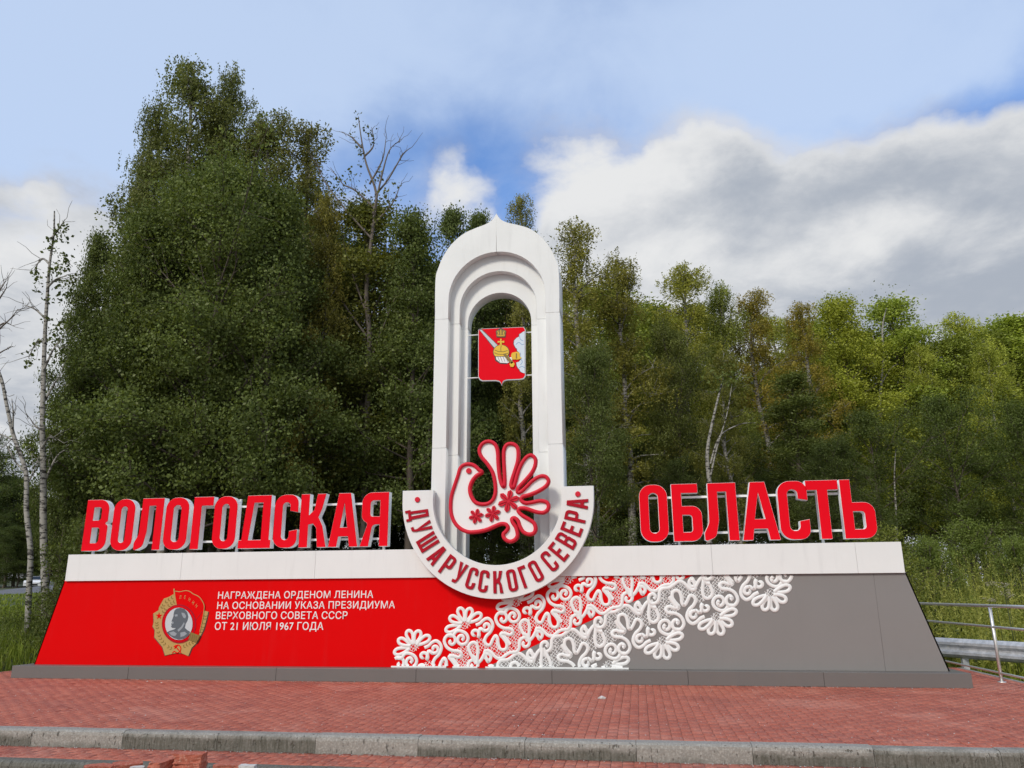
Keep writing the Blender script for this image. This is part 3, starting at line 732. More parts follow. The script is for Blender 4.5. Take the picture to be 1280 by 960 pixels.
half = [xz(x, y, YA) for x, y in [(543.6, 390), (543.7, 374.7), (544.5, 347), (547.5, 335.7), (554.4, 319.6), (565.9, 303.6), (579.6, 292), (594, 285.2), (606, 280.6), (613, 276.6), (617.4, 272.2), (620.5, 266.5)]]
half[0] = (XC_A-RO, half[0][1])
hp = smooth_path(half, sub=4); hp[-1] = (XC_A, hp[-1][1])
zbot = ZC0+.013
outerL = [(XC_A-RO, zbot)]+[(min(x, XC_A), z) for x, z in hp]
outer = [(2*XC_A-x, z) for x, z in outerL]+[p for p in outerL[::-1]][1:]   # right bottom -> top -> left bottom
def at_z(path, z, side):
    """x of the path's leg at height z"""
    return XC_A+side*(RO if path is outer else max(p[0] for p in path)-XC_A)
def clip_z(path, z0, z1, side):
    """points of one side of a path between heights"""
    pts = [(x, z) for x, z in path if (x-XC_A)*side > -1e-6 and z0 < z < z1]
    pts.sort(key=lambda p: (p[1], -side*p[0]*1)); return pts
def frame(name, out_path, in_path, Y0, depth, seams, split=True):
    top_in = max(p[1] for p in in_path); top_out = max(p[1] for p in out_path)
    if not split:
        z_ = seams[-1]; g = .002; cl = lambda P: [(P[0][0], z_+g)]+P[1:-1]+[(P[-1][0], z_+g)]
        plate(name, [cl(out_path)+cl(in_path)[::-1]], Y0, depth, WHITE, arch, bevel=.003)
    for side in (1, -1):
        zz_ = [zbot]+seams
        ro = abs(at_z(out_path, 0, side)-XC_A); ri = abs(at_z(in_path, 0, side)-XC_A)
        g = .002
        for a, c_ in zip(zz_[:-1], zz_[1:]):
            plate(name, [[(XC_A+side*ri, a+g), (XC_A+side*ro, a+g), (XC_A+side*ro, c_-g), (XC_A+side*ri, c_-g)]], Y0, depth, WHITE, arch, bevel=.003)
        if not split: continue
        z_ = zz_[-1]
        o_ = [p for p in out_path if (p[0]-XC_A)*side > 1e-6 and p[1] > z_+.02]; i_ = [p for p in in_path if (p[0]-XC_A)*side > 1e-6 and p[1] > z_+.02]
        if side < 0: o_ = o_[::-1]; i_ = i_[::-1]
        poly = [(XC_A+side*ri, z_+g), (XC_A+side*ro, z_+g)]+o_+[(XC_A+side*.0015, top_out-.001), (XC_A+side*.0015, top_in)]+i_[::-1]
        plate(name, [poly], Y0, depth, WHITE, arch, bevel=.003)
in1 = arc_path(r1, zs1, zbot); in2 = arc_path(r2, zs2, zbot); in3 = arc_path(r3, zs3, zbot)
zse = xz(553, 399, YA)[1]; zsl = xz(553, 560, YA)[1]
in1b = arc_path(r1+.02, zs1, zbot)
frame('outer_frame', outer, in1, YA, .60, [zsl, zse])
frame('middle_frame', in1, in2, YA+.15, .44, [zsl-.1, zse-.05], False)
frame('inner_frame', in2, in3, YA+.30, .29, [zsl-.2, zse-.1], False)

# U-shaped ring with raised lettering
YR = 12.20
RX = -2.165; RZ = 2.772; RRO = 1.555; RRI = 1.043; RTOP = 2.932
ring = empty('slogan_ring', (RX, YR, 1.215), 'white U-shaped band with dark red curved lettering across the foot of the arch', 'sign')
def arcp(r_, a0, a1, n=60): return [(RX+r_*math.cos(a0+(a1-a0)*k/n), RZ+r_*math.sin(a0+(a1-a0)*k/n)) for k in range(n+1)]
u = [(RX-RRO, RTOP)]+arcp(RRO, math.pi, 2*math.pi)+[(RX+RRO, RTOP), (RX+RRI, RTOP)]+arcp(RRI, 2*math.pi, math.pi)+[(RX-RRI, RTOP)]
plate('band', [u], YR, .148, WHITE, ring, bevel=.004)
for px, py in ((521.7, 624.5), (722.3, 617.5)):
    c_ = xz(px, py, YR-.01); plate('dot', [[(c_[0]+.043*math.cos(k*math.pi/10), c_[1]+.043*math.sin(k*math.pi/10)) for k in range(20)]], YR-.022, .0215, BIRDRED, ring, bevel=.004)

# ------------------------------------------------------------------ condensed cyrillic glyphs (unit height)
def glyph(ch, W_, s, R_):
    """list of closed loops; W_ width, s stroke, R_ outer corner radius (all relative to height 1)"""
    r = max(R_-s*.8, .03); w_ = W_
    if ch == 'О': return [fillet([(0, 0, R_), (w_, 0, R_), (w_, 1, R_), (0, 1, R_)]), fillet([(s, s*.9, r), (w_-s, s*.9, r), (w_-s, 1-s*.9, r), (s, 1-s*.9, r)])]
    if ch == 'С': return [fillet([(w_, .66), (w_, 1, R_), (0, 1, R_), (0, 0, R_), (w_, 0, R_), (w_, .34), (w_-s, .31), (w_-s, s*.9, r), (s, s*.9, r), (s, 1-s*.9, r), (w_-s, 1-s*.9, r), (w_-s, .69)])]
    if ch == 'Г': return [[(0, 0), (0, 1), (w_, 1), (w_, 1-s), (s, 1-s), (s, 0)]]
    if ch == 'Л': return [fillet([(w_, 0), (w_, 1), (w_*.17, 1), (w_*.15, .30, .25), (0, .14, .10), (0, .02), (.04, 0), (w_*.18+s*.55, .06, .14), (w_*.17+s*.95, .35, .3), (w_*.17+s*.95, 1-s*.9), (w_-s, 1-s*.9), (w_-s, 0)])]
    if ch == 'Д': return [[(-.0, 0), (0, s*.95), (.06, s*.95), (w_*.20, 1), (w_*.97, 1), (w_*.97, s*.95), (w_*1.03, s*.95), (w_*1.03, 0)], [(.06+s*.85, s*.95), (w_*.97-s, s*.95), (w_*.97-s, 1-s*.85), (w_*.24+s*.75, 1-s*.85)]]
    if ch == 'д': # with little feet
        return [[(-.02, -.13), (-.02, s*.9), (.05, s*.9), (w_*.20, 1), (w_*.92, 1), (w_*.92, s*.9), (w_*1.06, s*.9), (w_*1.06, -.13), (w_*1.06-s*.8, -.13), (w_*1.06-s*.8, 0), (-.02+s*.8, 0), (-.02+s*.8, -.13)], [(.06+s*.8, s*.9), (w_*.92-s, s*.9), (w_*.92-s, 1-s*.9), (w_*.22+s*.8, 1-s*.9)]]
    if ch == 'К': return [[(0, 0), (0, 1), (s, 1), (s, .60), (w_*.56-.02, .70), (w_*.62, 1), (w_*.62+s, 1), (w_*.62+s*.62, .72), (w_*.70, .56), (w_*.86, .40), (w_*1.03, 0), (w_*1.03-s*1.03, 0), (w_*.62, .36), (w_*.50, .44), (s, .42), (s, 0)]]
    if ch == 'А': return [[(0, 0), (w_*.5-s*.72, 1), (w_*.5+s*.72, 1), (w_, 0), (w_-s, 0), (w_-s-.03, .19), (s+.03, .19), (s, 0)], [(s+.055, .36), (w_-s-.055, .36), (w_*.5, .80)]]
    if ch == 'Я': return [fillet([(w_, 0), (w_, 1), (0, 1, R_), (0, .46, R_*.8), (.13, .44), (-.01, 0), (s-.01, 0), (s+.07, .30, .08), (w_-s*.9, .40), (w_-s, 0)]) if False else fillet([(w_, 0), (w_, 1), (0, 1, R_), (0, .50, R_*.9), (.12, .42, .05), (-.02, 0), (s-.02, 0), (s+.045, .40, .10), (w_-s, .40), (w_-s, 0)]), fillet([(s, .55, r*.8), (w_-s, .55), (w_-s, 1-s*.9), (s, 1-s*.9, r)])]
    if ch == 'В': return [fillet([(0, 0), (0, 1), (w_*.98, 1, R_), (w_*.98, .56, R_*.6), (w_*.84, .535, .02), (w_, .50, R_*.6), (w_, 0, R_)]), fillet([(s, s*.9), (w_-s, s*.9, r), (w_-s, .45, r*.8), (s, .45)]), fillet([(s, .45+s*.85), (w_-s, .45+s*.85, r*.8), (w_-s, 1-s*.9, r), (s, 1-s*.9)])]
    if ch == 'Б': return [fillet([(0, 0), (0, 1), (w_*.90, 1), (w_*.90, 1-s*.95), (s, 1-s*.95), (s, .61), (w_, .61, R_), (w_, 0, R_)]), fillet([(s, s*.9), (w_-s, s*.9, r), (w_-s, .61-s*.9, r), (s, .61-s*.9)])]
    if ch == 'Ь': return [fillet([(0, 0), (0, 1), (s, 1), (s, .61), (w_, .61, R_), (w_, 0, R_)]), fillet([(s, s*.9), (w_-s, s*.9, r), (w_-s, .61-s*.9, r), (s, .61-s*.9)])]
    if ch == 'Т': return [[(0, 1), (w_, 1), (w_, 1-s*.95), (w_*.5+s*.5, 1-s*.95), (w_*.5+s*.5, 0), (w_*.5-s*.5, 0), (w_*.5-s*.5, 1-s*.95), (0, 1-s*.95)]]
    if ch == 'Р': return [fillet([(0, 0), (0, 1), (w_, 1, R_), (w_, .38, R_), (s, .38), (s, 0)]), fillet([(s, .38+s*.9), (w_-s, .38+s*.9, r), (w_-s, 1-s*.9, r), (s, 1-s*.9)])]
    if ch == 'Е': return [[(0, 0), (0, 1), (w_*.9, 1), (w_*.9, 1-s*.95), (s, 1-s*.95), (s, .5+s*.5), (w_*.8, .5+s*.5), (w_*.8, .5-s*.45), (s, .5-s*.45), (s, s*.95), (w_*.9, s*.95), (w_*.9, 0)]]
    if ch == 'Ш': return [[(0, 0), (0, 1), (s, 1), (s, s*.95), (w_*.5-s*.45, s*.95), (w_*.5-s*.45, 1), (w_*.5+s*.45, 1), (w_*.5+s*.45, s*.95), (w_-s, s*.95), (w_-s, 1), (w_, 1), (w_, 0)]]
    if ch == 'У': return [fillet([(0, 1), (s, 1), (w_*.54, .46), (w_-s, 1), (w_, 1), (w_*.66, .18, .10), (w_*.5, 0, .08), (.03, 0), (.03, s*.9), (w_*.40, s*.95, .05), (w_*.44, .27, .02)])]
    raise KeyError(ch)

SL = 'ДУША РУССКОГО СЕВЕРА'
angs = {0: 9.8, 1: 20.0, 2: 31.0, 3: 42.5, 5: 53.2, 6: 63.3, 7: 72.6, 8: 81.2, 9: 91.2, 10: 101, 11: 109.8, 12: 118.6, 14: 130.2, 15: 139.4, 16: 148.4, 17: 157.2, 18: 166.0, 19: 175.0}
for i, ch in enumerate(SL):
    if ch == ' ': continue
    a = R(angs[i]); H_ = .335; wd_ = {'Ш': .62, 'Г': .36, 'А': .48, 'Д': .48}.get(ch, .45)
    loops = glyph('д' if ch == 'Д' else ch, wd_, .148, .18)
    # outward radial direction from the centre; letters stand on the outer side (their feet point outwards)
    rx, rz = -math.cos(a), -math.sin(a); tx, tz = math.sin(a), -math.cos(a)
    mid = (RRO+RRI)/2
    def M(p, wd_=wd_):
        lx = (p[0]-wd_/2)*H_; lr = (0.5-p[1])*H_
        return (RX+rx*(mid+lr)+tx*lx, RZ+rz*(mid+lr)+tz*lx)
    plate('letter', [[M(p) for p in lp] for lp in loops], YR-.022, .0215, LETRED, ring, bevel=.003)

# ------------------------------------------------------------------ big word signs
YL = 12.50; LD = .135
def word(label, letters, group=None, posts=(), rails=(), rail_px=(0, 0), name='word_sign'):
    x0 = xz(letters[0][1], letters[0][3], YL)[0]
    t0 = empty(name, (x0, YL, ZC1), label, 'sign')
    for ch, a, c_, yb, yt, s, R_ in letters:
        (xa_, zb_) = xz(a, yb, YL); (xb_, _) = xz(c_, yb, YL)
        zt_ = zb_+ (LH if True else 0)
        H_ = LH; wd_ = (xb_-xa_)/H_
        if ch == 'Д': wd_ /= 1.03
        lps = [[(xa_+p[0]*H_, LZ+p[1]*H_) for p in lp] for lp in glyph(ch, wd_, s, R_)]
        b_ = plate('letter', lps, YL, LD, LETWHITE, t0)
        b_['label'] = 'letter '+ch
        plate('letter_face', lps, YL-.008, .0075, FACE, b_, offset=-.004)
    for (xa_, xb_, z_) in rails:
        box('rail', xa_, xb_, YL+LD+.002, YL+LD+.032, z_-.017, z_+.017, WHITE, t0)
    for x_ in posts:
        box('post', x_-.018, x_+.018, YL+LD+.034, YL+LD+.070, ZC1, LZ+.86, WHITE, t0)
LH = .895; LZ = 2.066
S_ = .165
left = [('В', 101.6, 130.9, 688, 0, S_*1.02, .20), ('О', 136.3, 163.3, 688, 0, S_, .21), ('Л', 166.2, 199.2, 687, 0, S_, .1), ('О', 202.3, 231.6, 687, 0, S_, .21), ('Г', 237, 262.0, 686, 0, S_*1.05, .1),
        ('О', 263.6, 292.8, 686, 0, S_, .21), ('Д', 297, 337.5, 685, 0, S_, .1), ('С', 340, 370.0, 685, 0, S_, .21), ('К', 372.9, 406.3, 684, 0, S_*1.05, .1), ('А', 409.8, 446.7, 684, 0, S_*1.0, .1), ('Я', 450.5, 484.4, 683, 0, S_*1.03, .2)]
right = [('О', 801.5, 837.2, 678, 0, S_, .21), ('Б', 842.6, 880, 678, 0, S_*1.05, .19), ('Л', 881.5, 925, 677, 0, S_*1.05, .1), ('А', 929, 976.4, 676, 0, S_*1.05, .1), ('С', 977, 1015, 675.5, 0, S_, .21), ('Т', 1013.5, 1055, 675, 0, S_*1.08, .1), ('Ь', 1057, 1098.5, 674, 0, S_*1.05, .19)]
pl = [xz(p, 690, YL+.2)[0] for p in (117, 296, 480)]; pr_ = [xz(p, 680, YL+.2)[0] for p in (849, 1029)]
XA = lambda px, py=650: xz(px, py, YL+.15)[0]
word('red and white raised letters ВОЛОГОДСКАЯ on the left half of the white band', left, posts=pl,
     rails=[(XA(115), XA(478), LZ+.135), (XA(130), XA(470), LZ+.725)])
word('red and white raised letters ОБЛАСТЬ on the right half of the white band', right, posts=pr_,
     rails=[(XA(812), XA(1075), LZ+.135), (XA(812), XA(1055), LZ+.70)])

# ------------------------------------------------------------------ bird emblem
bq = lambda px, py, Y: xz(550+px/6.4, 540+py/6.4, Y)
BP = [(335, 322), (308, 300), (280, 272), (240, 257), (195, 262), (162, 290), (145, 345), (120, 420), (95, 500), (86, 570), (90, 650), (115, 720), (160, 770), (220, 798), (290, 798), (370, 782), (440, 752), (485, 735), (525, 738), (545, 765), (528, 795), (508, 815), (512, 845), (538, 870), (572, 874), (605, 856), (620, 820), (608, 765), (582, 725), (575, 695), (598, 688), (625, 712), (640, 755), (668, 800), (710, 818), (750, 808), (764, 775), (752, 730), (710, 698), (655, 665), (626, 632), (640, 610), (690, 612), (760, 636), (820, 645), (858, 625), (868, 590), (850, 560), (800, 550), (740, 562), (685, 568), (650, 548), (660, 518), (720, 500), (790, 470), (850, 430), (868, 390), (845, 357), (800, 355), (740, 390), (690, 440), (645, 480), (620, 480), (628, 445), (670, 400), (730, 330), (760, 270), (762, 215), (730, 186), (690, 203), (650, 260), (622, 330), (600, 410), (585, 448), (568, 430), (573, 390), (597, 315), (622, 230), (625, 150), (608, 110), (572, 94), (533, 103), (512, 145), (510, 210), (514, 300), (518, 390), (514, 437), (494, 420), (476, 350), (465, 250), (460, 155), (438, 97), (390, 75), (342, 92), (315, 140), (330, 195), (375, 250), (420, 320), (440, 400), (444, 480), (425, 540), (385, 572), (330, 578), (280, 560), (248, 510), (238, 450), (255, 395), (290, 350)]
YD = 12.10
bird = empty('bird_emblem', (*bq(330, 800, YD)[:1], YD, bq(330, 800, YD)[1]), 'white bird emblem with red outline and fanned tail mounted low in the arch opening', 'emblem')
bpts = [bq(*p, YD) for p in BP]
sp_ = smooth_path(bpts, closed=True, sub=4)
plate('bird_body', [[tuple(p) for p in sp_]], YD, .05, WHITE2, bird)
v, f = ribbon_np(sp_, .062, YD+.045, .085, .001, closed=True); link('outline', mesh_np('outline', v, f, BIRDRED), bird)
e_ = bq(232, 312, YD); plate('eye', [[(e_[0]+.045*math.cos(k*math.pi/9), e_[1]+.045*math.sin(k*math.pi/9)) for k in range(18)]], YD-.030, .0295, BIRDRED, bird, bevel=.004)
def star_flower(cx_, cy_, r_, rot):
    c_ = bq(cx_, cy_, YD); R1 = 1.1*r_/6.4/78.5
    lp = []
    for k in range(6):
        a_ = rot+k*math.pi/3
        for da, rr in ((-.52, .24), (-.42, .58), (-.27, .84), (0, 1.0), (.27, .84), (.42, .58), (.52, .24)):
            lp.append((c_[0]+R1*rr*math.cos(a_+da), c_[1]+R1*rr*math.sin(a_+da)))
    fl = plate('flower', [lp], YD-.032, .0315, BIRDRED, bird, bevel=.004)
    for k in range(6):
        a_ = rot+k*math.pi/3
        v, f = ribbon_np([(c_[0]+R1*q_*math.cos(a_), c_[1]+R1*q_*math.sin(a_)) for q_ in (.15, .5, .85)], R1*.09, YD-.0321, .008, .0005)
        link('petal_ridge', mesh_np('petal_ridge', v, f, LETRED), fl)
star_flower(550, 553, 82, .32); star_flower(290, 674, 56, .25); star_flower(422, 654, 60, .3)
for (px, py) in ((120, 560), (800, 600)):
    c_ = bq(px, py, YD); tube('bracket', [(c_[0], YD+.052, c_[1]), (c_[0], YA+.02, c_[1])], .02, WHITE, bird)

# ------------------------------------------------------------------ coat of arms
YS = 12.62
cq = lambda px, py: xz(585+px/10.667, 400+py/10.667, YS)
CL = lambda pts: [cq(*p) for p in pts]
coat = empty('coat_of_arms', (*cq(450, 860)[:1], YS, cq(450, 860)[1]), 'red shield with sword, gold orb, crown and cloud hung in the arch opening', 'coat of arms')
shield = [(150, 118), (745, 92), (766, 125), (766, 750), (742, 785), (690, 796), (520, 803), (480, 815), (458, 840), (450, 878), (436, 842), (415, 822), (370, 812), (190, 815), (155, 800), (135, 765), (136, 135)]
plate('shield_plate', [CL(shield)], YS, .045, PALE, coat)
plate('shield_face', [CL([(450+(x-450)*.975, 450+(y-450)*.975-3) for x, y in shield])], YS-.004, .0035, FACE, coat)
Z1 = YS-.0085
def ins(nm, pts, lvl, m_, parent=coat): return plate(nm, [CL(pts)], YS-.008-.003*lvl, .0028, m_, parent)
cloudp = [(757, 150), (735, 160), (712, 178), (688, 190), (682, 225), (650, 240), (618, 275), (612, 318), (622, 345), (636, 372), (654, 385), (658, 415), (680, 432), (700, 470), (705, 530), (680, 560), (645, 570), (652, 610), (668, 645), (684, 655), (700, 690), (730, 705), (757, 715)]
ins('cloud_outline', [(x-9 if x < 750 else x, y) for x, y in cloudp], 0, OUTL)
cl_ = ins('cloud', cloudp, 1, CLOUD)
for pts in ([(640, 330), (680, 300), (720, 330), (750, 322)], [(700, 440), (700, 500), (725, 560), (700, 600)], [(680, 640), (720, 620), (755, 640)], [(690, 220), (700, 260), (735, 280)]):
    v, f = ribbon_np(smooth_path([cq(*p) for p in pts], sub=4), .010, YS-.0111, .002, .0002); link('cloud_line', mesh_np('cloud_line', v, f, BLUELN), cl_)
ins('sword_outline', [(140, 118), (192, 128), (405, 338), (350, 390)], 0, OUTL)
sw = ins('sword', [(152, 130), (186, 136), (396, 340), (356, 376)], 1, (PALE))
ins('hand_outline', [(345, 450), (540, 420), (560, 540), (520, 590), (430, 585), (365, 545)], 0, OUTL)
hnd = ins('hand', [(365, 455), (540, 430), (545, 520), (560, 500), (600, 490), (590, 545), (530, 578), (430, 572), (380, 530)], 2, WHITE2)
for k in range(4):
    v, f = ribbon_np([cq(395+35*k, 485), cq(410+35*k, 520), cq(425+35*k, 560)], .007, YS-.0141, .002); link('finger_line', mesh_np('finger_line', v, f, OUTL), hnd)
ins('cuff', [(575, 475), (590, 440), (660, 425), (690, 440), (695, 490), (720, 510), (680, 530), (590, 530)], 3, YEL)
ins('cuff_line', [(640, 450), (655, 448), (655, 515), (640, 518)], 4, DKGOLD)
orb = [(445+102*math.cos(k*math.pi/14), 430+92*math.sin(k*math.pi/14)) for k in range(28)]
ins('orb_outline', [(445+(x-445)*1.09, 430+(y-430)*1.09) for x, y in orb if y < 490], 2, OUTL)
ob = ins('orb', [(x, y) for x, y in orb if y < 492], 4, YEL)
for pts in ([(352, 440), (400, 460), (470, 462), (540, 445)], [(360, 405), (410, 425), (470, 428), (530, 412)], [(445, 345), (440, 380), (442, 422)]):
    v, f = ribbon_np([cq(*p) for p in pts], .011, YS-.0201, .002); link('orb_band', mesh_np('orb_band', v, f, DKGOLD), ob)
ins('sword_guard', [(470, 465), (500, 450), (545, 495), (610, 570), (580, 590), (545, 560)], 5, DKGOLD)
ins('pommel', [(555, 590), (580, 565), (610, 565), (625, 595), (605, 632), (570, 628)], 5, YEL)
ins('cross', [(430, 255), (450, 255), (447, 285), (485, 280), (485, 310), (450, 302), (455, 335), (425, 335), (430, 302), (398, 310), (398, 282), (432, 286)], 3, YEL)
ins('crown_outline', [(370, 150), (400, 128), (440, 105), (480, 128), (512, 150), (500, 235), (382, 235)], 1, OUTL)
cr = ins('crown', [(378, 155), (402, 136), (432, 140), (440, 115), (450, 140), (480, 136), (506, 155), (494, 205), (488, 228), (392, 228), (388, 205)], 2, DKGOLD)
for pts in ([(385, 205), (440, 215), (495, 205)], [(395, 150), (412, 180), (400, 200)], [(488, 150), (472, 180), (482, 200)], [(440, 130), (440, 200)]):
    v, f = ribbon_np([cq(*p) for p in pts], .012, YS-.0141, .002); link('crown_band', mesh_np('crown_band', v, f, YEL), cr)
for yy in (183, 756):
    for s in (-1, 1):
        xe = XC_A+s*r3; xs_, zs_ = cq(150 if s < 0 else 752, yy if s < 0 else yy-30)
        tube('mounting_bar', [(xe+s*.01, YS+.06, zs_), (xs_, YS+.06, zs_)], .011, WHITE2, coat, sides=8)
for yy in (168, 740):
    a_ = cq(150, yy); b_ = cq(752, yy-25)
    tube('mounting_bar', [(a_[0]-.0, YS+.058, a_[1]), (b_[0], YS+.058, a_[1])], .011, WHITE2, coat, sides=8)

# ------------------------------------------------------------------ stainless railing and guard rail at the right
rail = empty('steel_railing', (5.18, 12.97, 0), 'stainless steel railing with three rails at the right edge of the platform', 'railing')
for nm, z, r_ in (('top_rail', 1.075, .024), ('middle_rail', .775, .018), ('bottom_rail', .13, .016)):
    tube(nm, [(5.20, 9.6, z), (5.195, 12.97, z), (5.19, 16, z), (5.18, 21.5, z)], r_, STEEL, rail, sides=10)
for y in (9.9, 12.97, 21.2):
    tube('post', [(5.195, y, -.005), (5.195, y, 1.055)], .023, STEEL, rail, sides=10)
    tube('post_foot', [(5.195, y, -.004), (5.195, y, .012)], .06, STEEL, rail, sides=12)
g0 = at(1280, 817, 14.5); 
grail = empty('guard_rail', (5.9, 15.6, -.5), 'galvanised W-beam guard rail behind the steel railing', 'guard rail')
ga = np.array([9.4, 9.5, .295]); gb = np.array([4.6, 17.6, .295]); gd = gb-ga; gn = np.array([-gd[1], gd[0], 0])/np.hypot(gd[0], gd[1]); gn = gn*(-1 if gn[1] > 0 else 1)
prof = [(-.17, .0), (-.15, .03), (-.105, .07), (-.06, .07), (-.02, .02), (.02, .02), (.06, .07), (.105, .07), (.15, .03), (.17, 0)]
v = []
for s in np.linspace(0, 1, 12):
    for (z, o_) in prof: v.append(tuple(ga+gd*s+gn*o_+np.array([0, 0, z])))
k = len(prof)
f = [(i*k+j, i*k+j+1, (i+1)*k+j+1, (i+1)*k+j) for i in range(11) for j in range(k-1)]
bme = mesh_py('beam', v, f, GALV); bo = link('beam', bme, grail); md = bo.modifiers.new('s', 'SOLIDIFY'); md.thickness = .006
for s in (.08, .31, .54, .77, .98):
    c_ = ga+gd*s-gn*.06; box('post', c_[0]-.05, c_[0]+.05, c_[1]-.05, c_[1]+.05, -.6, .42, GALV, grail)

# ------------------------------------------------------------------ bricks and bits lying about
bri_me = []
for q_ in range(3):
    v, f = box_vf(-.125, .125, -.06, .06, 0, .075); me = mesh_py('brick', v, f, PAVER)
    bm = bmesh.new(); bm.from_mesh(me); bmesh.ops.subdivide_edges(bm, edges=bm.edges[:], cuts=3, use_grid_fill=True)
    rr = random.Random(q_)
    for vv in bm.verts:
        if abs(vv.co.x) > .1 and abs(vv.co.y) > .05 and rr.random() < .6: vv.co *= .93
        vv.co += Vector((rr.gauss(0, .003), rr.gauss(0, .003), rr.gauss(0, .0025)))
    bm.to_mesh(me); bm.free(); a_ = me.attributes.new('tint', 'FLOAT', 'POINT'); a_.data.foreach_set('value', [.45+.25*q_]*len(me.vertices)); bri_me.append(me)
def rubble(px, py, Y, dz, rz, rx, sc, label, k, m_=None, name='brick', cat='brick', group=None):
    x, _, z = at(px, py, Y)
    me = bri_me[k % 3]
    if m_: me = me.copy(); me.materials.clear(); me.materials.append(m_)
    o = bpy.data.objects.new(name, me); COL.objects.link(o); o.location = (x, Y, z-.075*sc*math.cos(rx)+dz); o.rotation_euler = (rx, 0, rz); o.scale = (sc, sc, sc)
    return props(o, label, cat, group)
YR2 = 6.62
rubble(239, 941, YR2, 0, .08, 0, 1.02, 'red brick lying on top of the others, the highest in the rubble below the kerb', 0)
rubble(238, 951.5, YR2+.01, 0, -.05, 0, 1.04, 'red brick directly under the topmost brick of the rubble', 1)
rubble(240, 961, YR2, 0, .12, 0, 1.04, 'lowest red brick of the small stack at the bottom edge', 2)
rubble(204, 950, YR2-.05, 0, 1.5, 0, .95, 'red brick seen end-on left of the small brick stack', 2)
rubble(160, 953, YR2, 0, .7, .1, .9, 'red brick lying slantwise left of the brick seen end-on', 0)
rubble(126, 956, YR2-.1, 0, .15, 0, 1.0, 'leftmost red brick of the rubble, cut by the bottom edge', 1)
rubble(285, 955, YR2-.05, 0, .2, 0, .9, 'low red brick right of the small stack', 1)
rubble(310, 956, YR2-.1, 0, .05, 0, .55, 'white chunk of mortar right of the low red brick', 0, RUBBLEW, 'mortar_chunk', 'rubble')
rubble(172, 958, YR2-.15, 0, .4, 0, .45, 'small white chunk of mortar left of the small brick stack', 2, RUBBLEW, 'mortar_chunk', 'rubble')
# ground mound that carries the rubble
props(link('rubble_bed', mesh_py('rubble_bed', *box_vf(-7.2, -3.2, 6.2, 6.875, -.33, -.30), SAND)), kind='structure')
def pebble(px, py, s, label, name='stone', group=None):
    x, y, z = gnd(px, py, .0); bm = bmesh.new(); bmesh.ops.create_icosphere(bm, subdivisions=1, radius=s)
    rr = random.Random(int(px))
    for vv in bm.verts: vv.co = Vector((vv.co.x*1.3+rr.gauss(0, s*.15), vv.co.y*.8, max(vv.co.z*.55, -.2*s)+rr.gauss(0, s*.08)))
    me = bpy.data.meshes.new(name); bm.to_mesh(me); bm.free(); me.materials.append(RUBBLEW)
    o = bpy.data.objects.new(name, me); COL.objects.link(o); o.location = (x, y, .2*s); props(o, label, 'stone', group)
pebble(752, 873.5, .042, 'white stone chip on the red paving, the largest one, below the grey panel')
for px, py in ((645, 878), (655, 874), (668, 894), (642, 895), (202, 853.5), (184, 852)): pebble(px, py, .012, 'tiny pale stone crumb on the red paving', group='pale crumbs on the red paving')

gr_rng = np.random.default_rng(5)
gp = np.stack([gr_rng.uniform(-9, 5.3, 1500), 7.72+4.4*gr_rng.random(1500)**1.2], 1)
gp2 = np.stack([gr_rng.uniform(-9, 5.3, 500), 7.50-.05*gr_rng.random(500)**2], 1); gp3 = np.stack([gr_rng.uniform(-9, 5.3, 500), 12.12-.06*gr_rng.random(500)], 1)
gz = np.concatenate([np.full(1500, .001), np.full(500, -.148), np.full(500, .001)]); gp = np.concatenate([gp, gp2, gp3])
oc = np.array([[1, 0, 0], [0, 1, 0], [-1, 0, 0], [0, -1, 0], [0, 0, .8]]); sz = .0025+.006*gr_rng.random(len(gp))**4
V = gp[:, None, :].repeat(5, 1); V = np.concatenate([V+oc[None, :, :2]*sz[:, None, None]*gr_rng.uniform(.6, 1.4, (len(gp), 5, 2)), (gz[:, None]+oc[None, :, 2]*sz[:, None])[:, :, None]], 2)
tf = np.array([[0, 1, 4], [1, 2, 4], [2, 3, 4], [3, 0, 4]]); F_ = (tf[None]+5*np.arange(len(gp))[:, None, None]).reshape(-1, 3)
props(link('grit', mesh_np('grit', V.reshape(-1, 3), F_, RUBBLEW)), kind='stuff')

# ------------------------------------------------------------------ vegetation generators
def rnd_unit(n, rng):
    v = rng.normal(size=(n, 3)); return v/np.linalg.norm(v, axis=1)[:, None]
def leaves_mesh(name, C, size, m_, rng, tint, flat=.5, droop=0.0, aspect=.68):
    n = len(C); N = rnd_unit(n, rng); N[:, 2] = N[:, 2]*(1-flat)+flat*rng.choice([1, 1, 1, -1], n)
    N /= np.linalg.norm(N, axis=1)[:, None]
    U = np.cross(N, rnd_unit(n, rng)); U /= np.linalg.norm(U, axis=1)[:, None]+1e-9
    U[:, 2] -= droop; U /= np.linalg.norm(U, axis=1)[:, None]
    Vv = np.cross(N, U); s = size*rng.uniform(.5, 1.4, n)[:, None]
    P = np.stack([C-U*s*.5, C+Vv*s*.5*aspect, C+U*s*.5, C-Vv*s*.5*aspect], 1)
    return mesh_np(name, P.reshape(-1, 3), np.arange(n*4).reshape(-1, 4), m_, np.repeat(tint, 4))
